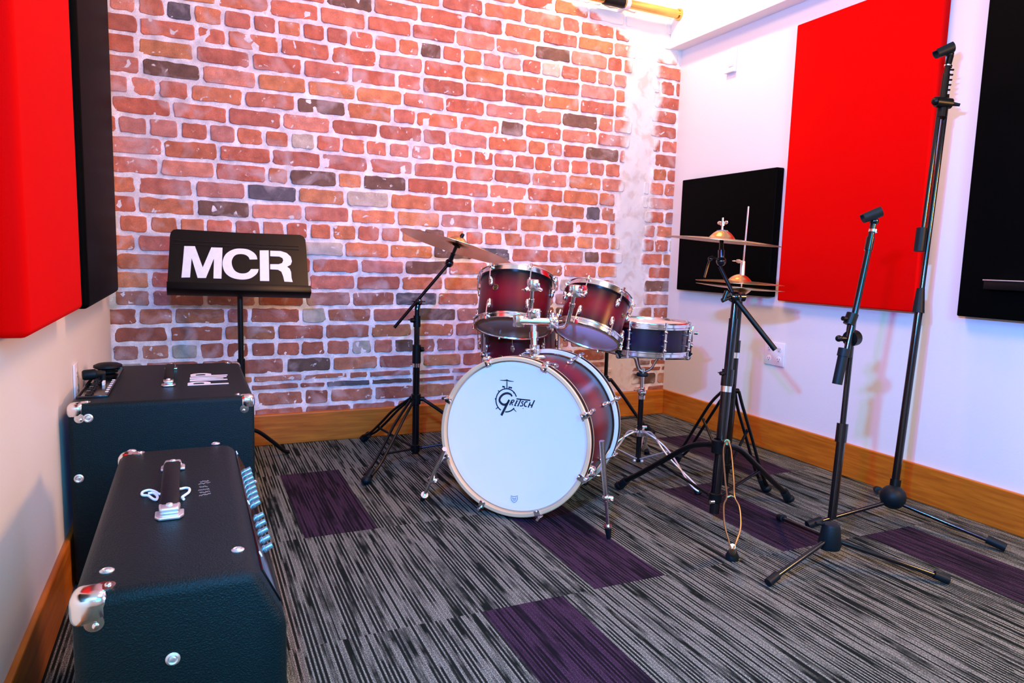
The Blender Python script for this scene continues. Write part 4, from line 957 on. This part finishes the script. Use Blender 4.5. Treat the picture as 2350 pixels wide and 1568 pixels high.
bm = bmesh.new(); cyl(bm, (*sb, .055), (*sb, .36), .0115, 20); obj('lower_tube', bm, BLKM, ss, True)
bm = bmesh.new(); cyl(bm, (*sb, .33), (*sb, .47), .0085, 20); ball(bm, (sb[0]-.005, sb[1]-.01, .365), .018); wing(bm, (sb[0]-.018, sb[1]-.015, .375), (-1, -.5, 0), .010, .036); lathe(bm, [(.0115, 0), (.016, 0), (.016, .03), (.0115, .03)], mat4((*sb, .335), Matrix.Identity(3)), 18); obj('upper_tube', bm, CHR, ss, True)
bm = bmesh.new(); lathe(bm, [(0, 0), (.024, 0), (.027, .006), (.024, .014), (0, .014)], mat4((sb[0], sb[1], .435), Matrix.Identity(3)), 24); obj('basket_adjuster', bm, RUB, ss, True)
bot = MS @ V((0, 0, 0))
for a in (200, 320, 80):
    a = math.radians(a); d = V((math.cos(a), math.sin(a), 0))
    bm = bmesh.new(); e = MS @ (d*.190+V((0, 0, -.004))); e2 = MS @ (d*.196+V((0, 0, .014)))
    s0 = V((sb[0], sb[1], .452))
    tube(bm, curve([s0, s0+d*.035+V((0, 0, .018)), s0+d*.060+V((0, 0, .062)), V((s0.x+d.x*.085, s0.y+d.y*.085, e.z-.008)), e-d*.03-V((0, 0, .006)), e-V((0, 0, .004)), e2], 5), .0055, 10, flat=1)
    ar = obj('basket_arm', bm, CHR, ss, True)
    bm = bmesh.new(); cyl(bm, e-V((0, 0, .006))-d*.012, e2+V((0, 0, .004)), .009, 12); obj('rubber_tip', bm, RUB, ar, True)
for (fx, fy) in ((1.835, 2.13), (1.46, 2.40), (1.99, 2.70)):
    d = V((fx-sb[0], fy-sb[1], 0)); R_ = d.length; d.normalize(); s = V((-d.y, d.x, 0))
    pr_ = [(.012, .185), (.05, .195), (R_*.35, .165), (R_*.6, .105), (R_*.85, .045), (R_, .016)]
    pts = curve([V((sb[0], sb[1], 0))+d*a+V((0, 0, z)) for a, z in pr_], 6)
    bm = bmesh.new()
    for o in (-1, 1): tube(bm, [p+s*o*.013*math.sin(i/len(pts)*3.0*PI) for i, p in enumerate(pts)], .0042, 8)
    l_ = obj('leg', bm, CHRD, ss, True)
    bm = bmesh.new(); cyl(bm, pts[-1]-d*.02+V((0, 0, .008)), V((fx, fy, 0.004)), .010, 12, .014); obj('rubber_foot', bm, RUB, l_, True)
    bm = bmesh.new(); tube(bm, [V((*sb, .065)), pts[len(pts)//2]], .0035, 8); ball(bm, V((*sb, .062))+d*.022, .008); obj('brace', bm, CHRD, ss, True)
bm = bmesh.new(); lathe(bm, [(.0115, -.016), (.020, -.014), (.020, .014), (.0115, .016)], mat4((*sb, .185), Matrix.Identity(3)), 20); obj('collar', bm, CHR, ss, True)

# ------------------------------------------------------------------ boom cymbal stand right (front one of the pair)
c1 = V((1.695, 1.875, 0))
pt_ = V((1.7177, 1.8718, 0.7838)); pbm = V((1.6400, 1.8195, 0.1077))
c1 = V((pbm.x, pbm.y, 0))
hs = thing('cymbal_stand', 'black boom cymbal stand right of the snare drum, nearest of the pair', 'cymbal stand', tuple(c1), 'boom cymbal stands')
up_ = (pt_-pbm).normalized(); Lp = (pt_-pbm).length
bm = bmesh.new(); cyl(bm, pbm-up_*.045, pbm+up_*Lp*.56, .0175, 24); obj('lower_tube', bm, BLKM, hs, True)
bm = bmesh.new(); cyl(bm, pbm+up_*Lp*.555, pbm+up_*Lp*.585, .0185, 24); obj('chrome_band', bm, CHR, hs, True)['label'] = 'bright chrome band'
bm = bmesh.new(); cyl(bm, pbm+up_*Lp*.585, pbm+up_*Lp*.67, .0205, 24); wing(bm, pbm+up_*Lp*.65+V((-.018, 0, 0)), (-1, .3, 0), .008, .028); obj('height_clamp', bm, BLKM, hs, True)
bm = bmesh.new(); cyl(bm, pbm+up_*Lp*.64, pbm+up_*Lp*.93, .0145, 24); obj('middle_tube', bm, BLKM, hs, True)
bm = bmesh.new(); cyl(bm, pbm+up_*Lp*.90, pt_+up_*.01, .0115, 20); obj('upper_tube', bm, BLKM, hs, True)
bj = V((1.7055, 1.8589, 0.8118))
bm = bmesh.new(); ball(bm, bj, .024, (1, 1, .9)); cyl(bm, bj-V((.022, .0, 0)), bj+V((.03, -.01, 0)), .015, 16); cyl(bm, bj+V((-.024, -.005, .0)), (1.6504, 1.8607, 0.7996), .006, 10, .008); tube(bm, [(1.6660, 1.8577, 0.8326), (1.6545, 1.8588, 0.7997)], .0075, 10); obj('boom_joint', bm, BLKM, hs, True)
bm = bmesh.new(); cyl(bm, (1.7965, 1.7499, 0.6400), (1.7022, 1.8479, 0.8005), .0088, 16); cyl(bm, (1.7022, 1.8479, 0.8005), (1.6740, 1.9092, 0.9148), .0062, 14); obj('boom_arm', bm, BLK, hs, True)
tb = V((1.6785, 1.9095, 0.9329)); tq = V((1.6817, 1.9182, 1.0112)); te = V((1.6876, 1.9250, 1.0836))
bm = bmesh.new(); ball(bm, tb, .017); cyl(bm, tb, tb.lerp(tq, .5), .011, 16); cyl(bm, tb, tq, .0075, 14)
tube(bm, curve([tb, (1.6445, 1.9045, 0.9441), (1.6307, 1.9104, 0.9407), (1.6048, 1.9030, 0.8762)], 4), .0042, 8); ball(bm, V((1.6307, 1.9104, 0.9407)), .008); obj('tilter', bm, BLKM, hs, True)
bm = bmesh.new(); cyl(bm, tq, te, .0035, 12); wing(bm, V((1.6856, 1.9224, 1.0565)), (0, 0, 1), .008, .034); obj('wing_nut', bm, CHR, hs, True)
bm = bmesh.new(); q = V((1.6834, 1.9188, 1.0218)); lathe(bm, [(0, 0), (.018, 0), (.020, .006), (.019, .018), (0, .020)], mat4(q, Matrix.Identity(3)), 20); obj('felt_washer', bm, FELT, hs, True)
legs_ = [(1.565, 2.31), (2.13, 1.94)]
tripod(hs, (c1.x, c1.y), .30, legs_, pbm.z+.01, .0175, BLK, double=False, shape=((.25, .90), (.5, .62), (.75, .33)), knee=.5, lr=.0105)
bm = bmesh.new(); cyl(bm, pbm+V((-.03, -.01, 0)), pbm+V((-.016, -.012, 0)), .007, 12); obj('chrome_bolt', bm, CHR, hs, True)
# its third leg: an open wire frame reaching towards the camera
wl = curve([(1.6263, 1.7665, 0.3336), (1.5942, 1.7449, 0.3092), (1.5351, 1.6637, 0.2420), (1.4972, 1.6100, 0.2068), (1.4673, 1.5884, 0.1899), (1.4339, 1.5431, 0.1489), (1.4227, 1.5106, 0.1158), (1.4081, 1.4820, 0.1001)], 5)
wr = curve([(1.6303, 1.7647, 0.3337), (1.6179, 1.7341, 0.3099), (1.5603, 1.6521, 0.2428), (1.5193, 1.5999, 0.2075), (1.5108, 1.5676, 0.1847), (1.4777, 1.5229, 0.1503), (1.4461, 1.5002, 0.1191), (1.4127, 1.4799, 0.1003)], 5)
bm = bmesh.new(); tube(bm, wl, .0027, 8); tube(bm, wr, .0027, 8)
ft3 = V((1.5300, 1.6040, 0.0000)); cyl(bm, (1.6276, 1.7654, 0.3293), V(pbm)+up_*.20, .010, 10)
cyl(bm, (1.4187, 1.4888, 0.1050), ft3+V((0, 0, .02)), .009, 12, .011); tube(bm, [(1.4972, 1.6097, 0.2041), (1.5083, 1.6053, 0.2098), (1.5205, 1.5990, 0.2048)], .0035, 8)
l3 = obj('leg', bm, GOLDW, hs, True); l3['label'] = 'open brass coloured wire leg'
bm = bmesh.new(); lathe(bm, [(0, 0), (.020, 0), (.021, .012), (.013, .028), (0, .03)], mat4((ft3.x, ft3.y, 0), Matrix.Identity(3)), 18); obj('rubber_foot', bm, RUB, l3, True)
cymbal('crash_cymbal', tuple(V((1.6831, 1.9176, 1.0113))), (.055, -.055, 1), .197, 'upper bronze cymbal above the hi-hat, in front of the black square panel', m=CYM, bell=.22, bow=.05)

# ------------------------------------------------------------------ hi-hat
hb_ = (1.965, 2.10)
ht = V((1.9536, 2.1004, 0.8217)); hbm = V((1.9250, 2.0832, 0.2491))
hh = thing('hi_hat_stand', 'black hi-hat stand behind the boom cymbal stand, with a tall pull rod', 'hi-hat stand', (hbm.x, hbm.y, 0), None)
dirh = (ht-hbm).normalized(); low = hbm-dirh*(hbm.z-.05)/dirh.z
bm = bmesh.new(); cyl(bm, low, hbm+dirh*.34, .0135, 20); obj('lower_tube', bm, BLKM, hh, True)
bm = bmesh.new(); q = hbm+dirh*.31; cyl(bm, q, q+dirh*.022, .0155, 20); obj('chrome_band', bm, CHR, hh, True)['label'] = 'bright chrome band'
bm = bmesh.new(); cyl(bm, q+dirh*.022, q+dirh*.07, .0165, 20); cyl(bm, q+dirh*.05, ht-dirh*.03, .0105, 18); obj('upper_tube', bm, BLKM, hh, True)
bm = bmesh.new(); lathe(bm, [(0, -.012), (.010, -.012), (.022, 0), (.022, .008), (0, .010)], mat4(ht-dirh*.03, frame(dirh)), 20); obj('cymbal_seat', bm, RUB, hh, True)
rt_ = V((1.9452, 2.0800, 1.1457)); rl = V((1.9470, 2.0908, 0.8949))
bm = bmesh.new(); cyl(bm, ht-dirh*.05, rt_, .0036, 10); obj('pull_rod', bm, CHR, hh, True)
bm = bmesh.new(); q = V((1.9476, 2.0934, 0.9167)); cyl(bm, V((1.9451, 2.0893, 0.8763)), V((1.9496, 2.0951, 0.9369)), .009, 16); wing(bm, V((1.9286, 2.0937, 0.9364)), (-1, -.4, .1), .008, .030); obj('clutch', bm, CHRD, hh, True)
tripod(hh, (low.x, low.y), .43, [(2.1230, 2.0630, -0.0000)[:2], (2.0290, 2.5360, -0.0000)[:2], (2.22, 2.42)], .12, .0135, BLK, shape=((.25, .84), (.5, .55), (.78, .22)), knee=.42, w=.022)
hc = V((1.9426, 2.0990, 0.8573))
cymbal('hi_hat_cymbal', tuple(hc+V((0, 0, .004))), (.03, -.02, 1), .166, 'upper hi-hat cymbal of the pair below the big cymbal', m=CYM, bell=.26, bow=.05, group='hi-hat cymbals')
F = (0.0, 0.02, -1)
cymbal('hi_hat_cymbal', tuple(hc+V((0.002, 0, -.028))), (-.06, .03, -1), .166, 'lower hi-hat cymbal, upside down under its pair', m=CYM, bell=.26, bow=.05, group='hi-hat cymbals')

# ------------------------------------------------------------------ microphone stands
def clip(root, p, d, s=1.):
    """a mic clip: open rubber cradle on a swivel"""
    F = frame(d, (0, 0, 1)); M = mat4(p, F); bm = bmesh.new(); n = 18
    for k in range(n):
        a0_ = math.radians(135+260*k/n); a1_ = math.radians(135+260*(k+1)/n)
        q = []
        for (r0, z0) in ((.0165*s, -.027*s), (.0190*s, .026*s), (.0150*s, .026*s), (.0125*s, -.027*s)):
            q.append((r0, z0))
        A = [bm.verts.new(M @ V((r0*math.cos(a0_), r0*math.sin(a0_), z0))) for r0, z0 in q]; B = [bm.verts.new(M @ V((r0*math.cos(a1_), r0*math.sin(a1_), z0))) for r0, z0 in q]
        for j in range(4): bm.faces.new((A[j], A[(j+1) % 4], B[(j+1) % 4], B[j]))
        if k == 0: bm.faces.new(A)
        if k == n-1: bm.faces.new(B[::-1])
    bmesh.ops.remove_doubles(bm, verts=bm.verts, dist=.0001)
    return obj('mic_clip', bm, RUB, root, True, 50)

# short one with its boom folded upward
m1b = V((1.7669, 1.4455, 0.1597)); m1b = V((m1b.x, m1b.y, 0)); m1 = thing('microphone_stand', 'shorter tripod microphone stand with folded boom, in front of the red panel', 'microphone stand', tuple(m1b), 'tripod microphone stands')
pA = V((1.7586, 1.4387, 0.1633)); pB = V((1.7939, 1.4578, 0.4344)); pC = V((1.8153, 1.4698, 0.6868))
bm = bmesh.new(); cyl(bm, pA, pB, .0125, 20); obj('lower_tube', bm, BLKM, m1, True)
bm = bmesh.new(); cyl(bm, V((1.7882, 1.4553, 0.3947)), V((1.7955, 1.4593, 0.4516)), .0165, 20); obj('height_clutch', bm, BLKM, m1, True)
bm = bmesh.new(); cyl(bm, pB, pC, .0085, 18); obj('upper_tube', bm, BLKM, m1, True)
bm = bmesh.new(); cyl(bm, (1.7878, 1.4563, 0.6562), (1.8022, 1.4636, 0.7631), .0125, 16); cyl(bm, (1.8180, 1.4610, 0.7143), (1.7907, 1.4566, 0.7115), .024, 20); cyl(bm, (1.7836, 1.4599, 0.7112), (1.7533, 1.4685, 0.7122), .008, 12); ball(bm, V((1.7569, 1.4669, 0.7123)), .010, (1, 1, 1)); obj('boom_joint', bm, BLK, m1, True)
bm = bmesh.new(); cyl(bm, (1.7851, 1.4593, 0.7546), (1.7965, 1.4583, 0.7873), .017, 18); cyl(bm, (1.7604, 1.4620, 0.7729), (1.7855, 1.4613, 0.7714), .007, 10); obj('boom_clutch', bm, BLK, m1, True)
bm = bmesh.new(); cyl(bm, (1.7733, 1.4521, 0.6573), (1.8461, 1.4617, 0.9892), .0092, 16); ba = obj('boom_arm', bm, BLKM, m1, True)
bm = bmesh.new(); cyl(bm, (1.7490, 1.4528, 0.5764), (1.7676, 1.4555, 0.6636), .0145, 18); cyl(bm, (1.7663, 1.4556, 0.6596), (1.7716, 1.4562, 0.6831), .017, 18); obj('counterweight', bm, RUB, ba, True)
bm = bmesh.new(); cyl(bm, (1.8423, 1.4617, 0.9761), (1.8503, 1.4631, 1.0151), .0115, 16); cyl(bm, (1.8503, 1.4631, 1.0151), (1.8583, 1.4645, 1.0542), .009, 14); ball(bm, V((1.8609, 1.4645, 1.0633)), .013); cyl(bm, (1.8609, 1.4645, 1.0633), (1.8548, 1.4592, 1.0858), .010, 12); cyl(bm, (1.8569, 1.4565, 1.0730), (1.8738, 1.4514, 1.0942), .004, 8); obj('swivel', bm, BLKM, m1, True)
bm = bmesh.new(); cyl(bm, (1.8548, 1.4609, 1.0307), (1.8561, 1.4612, 1.0385), .0125, 16); obj('thread_ring', bm, CHR, m1, True)
clip(m1, V((1.8453, 1.4632, 1.0830)), V((.80, -.45, .42)))
hub = V((m1b.x, m1b.y, .11))
bm = bmesh.new(); lathe(bm, [(0, -.045), (.030, -.045), (.034, -.030), (.026, .025), (.023, .032), (0, .033)], mat4(hub, Matrix.Identity(3)), 28); cyl(bm, hub+V((-.02, .01, .03)), hub+V((-.05, .015, .036)), .005, 10); obj('hub', bm, RUB, m1, True)
for (fx, fy) in [(1.499, 1.418), (2.011, 1.233), (1.926, 1.795)]:
    f = V((fx, fy, .012)); d = (f-hub); d.z = 0; d.normalize()
    st_ = hub+d*.024+V((0, 0, -.020))
    bm = bmesh.new(); cyl(bm, st_, f+V((0, 0, .004)), .0075, 14); lg = obj('leg', bm, BLKM, m1, True)
    dd = (f-st_).normalized(); bm = bmesh.new(); cyl(bm, f-dd*.035+V((0, 0, .005)), f+dd*.006+V((0, 0, .003)), .0125, 16); obj('rubber_foot', bm, RUB, lg, True)

# tall one, boom folded down along the pole
m2b = V((2.2910, 1.6251, 0.0817)); m2b = V((m2b.x, m2b.y, 0)); m2 = thing('microphone_stand', 'tallest tripod microphone stand, its top reaching past the red panel', 'microphone stand', tuple(m2b), 'tripod microphone stands')
hub = V((m2b.x, m2b.y, .125))
qa = V((2.2945, 1.6266, 0.1053)); qb = V((2.3774, 1.6555, 0.7907)); qc = V((2.4397, 1.6742, 1.4945))
bm = bmesh.new(); cyl(bm, qa, qb, .0135, 20); obj('lower_tube', bm, BLKM, m2, True)
bm = bmesh.new(); cyl(bm, (2.2977, 1.6272, 0.1210), (2.3045, 1.6302, 0.1682), .018, 20); obj('socket', bm, BLK, m2, True)
bm = bmesh.new(); cyl(bm, (2.3727, 1.6551, 0.7703), (2.3832, 1.6616, 0.8577), .020, 20, .013); obj('height_clutch', bm, RUB, m2, True)
bm = bmesh.new(); cyl(bm, qb, qc, .0090, 18); obj('upper_tube', bm, BLKM, m2, True)
bm = bmesh.new(); cyl(bm, (2.3630, 1.6612, 1.0382), (2.4003, 1.6692, 1.4861), .0078, 16); ba = obj('boom_arm', bm, BLKM, m2, True)
bm = bmesh.new(); cyl(bm, (2.3521, 1.6599, 0.9888), (2.3638, 1.6651, 1.0705), .0175, 20); obj('counterweight', bm, RUB, ba, True)
bm = bmesh.new(); cyl(bm, (2.4052, 1.6630, 1.4560), (2.4152, 1.6679, 1.5291), .017, 18); cyl(bm, (2.3800, 1.6703, 1.5076), (2.4269, 1.6480, 1.5031), .018, 18); cyl(bm, (2.4269, 1.6480, 1.5031), (2.4457, 1.6274, 1.4971), .008, 12, .005); ball(bm, V((2.3801, 1.6707, 1.5107)), .015); obj('boom_joint', bm, BLK, m2, True)
bm = bmesh.new(); cyl(bm, (2.4024, 1.6616, 1.5204), (2.4154, 1.6667, 1.6054), .0115, 16)
for i in range(6):
    q = V((2.4041, 1.6624, 1.5326)).lerp(V((2.4213, 1.6659, 1.6207)), i/5.); cyl(bm, q, q+V((.020, -.006, .001)), .0035, 8)
cyl(bm, (2.4153, 1.6658, 1.5979), (2.4202, 1.6680, 1.6327), .009, 14); obj('boom_top', bm, BLK, m2, True)
bm = bmesh.new(); cyl(bm, (2.4201, 1.6676, 1.6297), (2.4216, 1.6676, 1.6343), .0135, 16); obj('thread_ring', bm, CHR, m2, True)
bm = bmesh.new(); cyl(bm, (2.4202, 1.6680, 1.6327), (2.4294, 1.6685, 1.6693), .0105, 16, .011); ball(bm, V((2.4281, 1.6699, 1.6753)), .013); obj('swivel', bm, BLK, m2, True)
clip(m2, V((2.3992, 1.6735, 1.6851)), V((.80, -.37, .40)), 1.1)
bm = bmesh.new(); ball(bm, hub+V((0, 0, -.02)), .044, (1, 1, 1)); obj('hub', bm, RUB, m2, True)
for (fx, fy) in ((2.433, 1.318), (2.555, 1.885), (1.965, 1.70)):
    f = V((fx, fy, .014)); d = (f-hub); d.z = 0; d.normalize(); st_ = hub+d*.03+V((0, 0, -.040))
    bm = bmesh.new(); cyl(bm, st_, f+V((0, 0, .004)), .0078, 14); lg = obj('leg', bm, BLKM, m2, True)
    dd = (f-st_).normalized(); bm = bmesh.new(); cyl(bm, f-dd*.05+V((0, 0, .006)), f+dd*.006+V((0, 0, .004)), .0145, 16); obj('rubber_foot', bm, RUB, lg, True)

# ------------------------------------------------------------------ light
def area(name, loc, target, size, power, col, size_y=None, spread=None):
    l = bpy.data.lights.new(name, 'AREA'); l.energy = power; l.color = col; l.size = size
    if size_y: l.shape = 'RECTANGLE'; l.size_y = size_y
    if spread: l.spread = math.radians(spread)
    o = bpy.data.objects.new(name, l); C.objects.link(o); o.location = loc
    o.rotation_euler = (V(target)-V(loc)).to_track_quat('-Z', 'Y').to_euler(); return o
def point(name, loc, r, power, col):
    l = bpy.data.lights.new(name, 'POINT'); l.energy = power; l.color = col; l.shadow_soft_size = r
    o = bpy.data.objects.new(name, l); C.objects.link(o); o.location = loc; return o
def spot(name, loc, target, r, power, col, angle=120, blend=.6):
    l = bpy.data.lights.new(name, 'SPOT'); l.energy = power; l.color = col; l.shadow_soft_size = r; l.spot_size = math.radians(angle); l.spot_blend = blend
    o = bpy.data.objects.new(name, l); C.objects.link(o); o.location = loc
    o.rotation_euler = (V(target)-V(loc)).to_track_quat('-Z', 'Y').to_euler(); return o

area('ceiling_lamp_near', (1.1, .5, 2.76), (1.1, .5, 0), .9, 12, (1.000, 0.500, 0.167))
area('ceiling_lamp_far', (1.2, 2.2, 2.76), (1.2, 2.3, 0), .7, 37, (1.000, 0.473, 0.189))
spot('corner_spotlight', (2.05, 2.95, 2.72), (2.5, 3.5, 1.9), .05, 42, (1.000, 0.714, 0.405), 130)
spot('azure_stage_lamp', (-.13, .27, 1.36), (2.5, 2.3, .95), .03, 270, (0.000, 0.481, 1.000), 140, 1)
spot('violet_stage_lamp', (-.06, .22, 1.37), (2.3, 2.7, 1.1), .03, 170, (0.341, 0.065, 1.000), 130, 1)
area('azure_soft_light', (.7, -.9, 1.7), (.9, 2, .3), .8, 60, (0.000, 0.600, 1.000))
area('right_warm_lamp', (2.45, .25, 1.45), (-.3, 2.0, .7), .35, 46, (1.000, 0.478, 0.130))

w = bpy.data.worlds.new('room_ambient'); bpy.context.scene.world = w; w.use_nodes = True
w.node_tree.nodes['Background'].inputs['Color'].default_value = (.5, .5, .6, 1); w.node_tree.nodes['Background'].inputs['Strength'].default_value = .05

# ------------------------------------------------------------------ camera
cam = bpy.data.cameras.new('camera'); co = bpy.data.objects.new('camera', cam); C.objects.link(co)
cam.sensor_fit = 'HORIZONTAL'; cam.sensor_width = 36; cam.lens = 36*1596.325/2350; cam.clip_start = .02
co.matrix_world = Matrix([[0.908223, 0.0231982, -0.4178431, 0.0], [-0.4174937, 0.1189637, -0.9008588, 0.0], [0.0288099, 0.9926276, 0.1177306, 0.92], [0.0, 0.0, 0.0, 1.0]])
bpy.context.scene.camera = co
s = bpy.context.scene
s.view_settings.view_transform = 'Standard'; s.view_settings.look = 'None'; s.view_settings.gamma = 1; s.view_settings.exposure = 0
s.view_settings.use_curve_mapping = False
s.cycles.max_bounces = 8
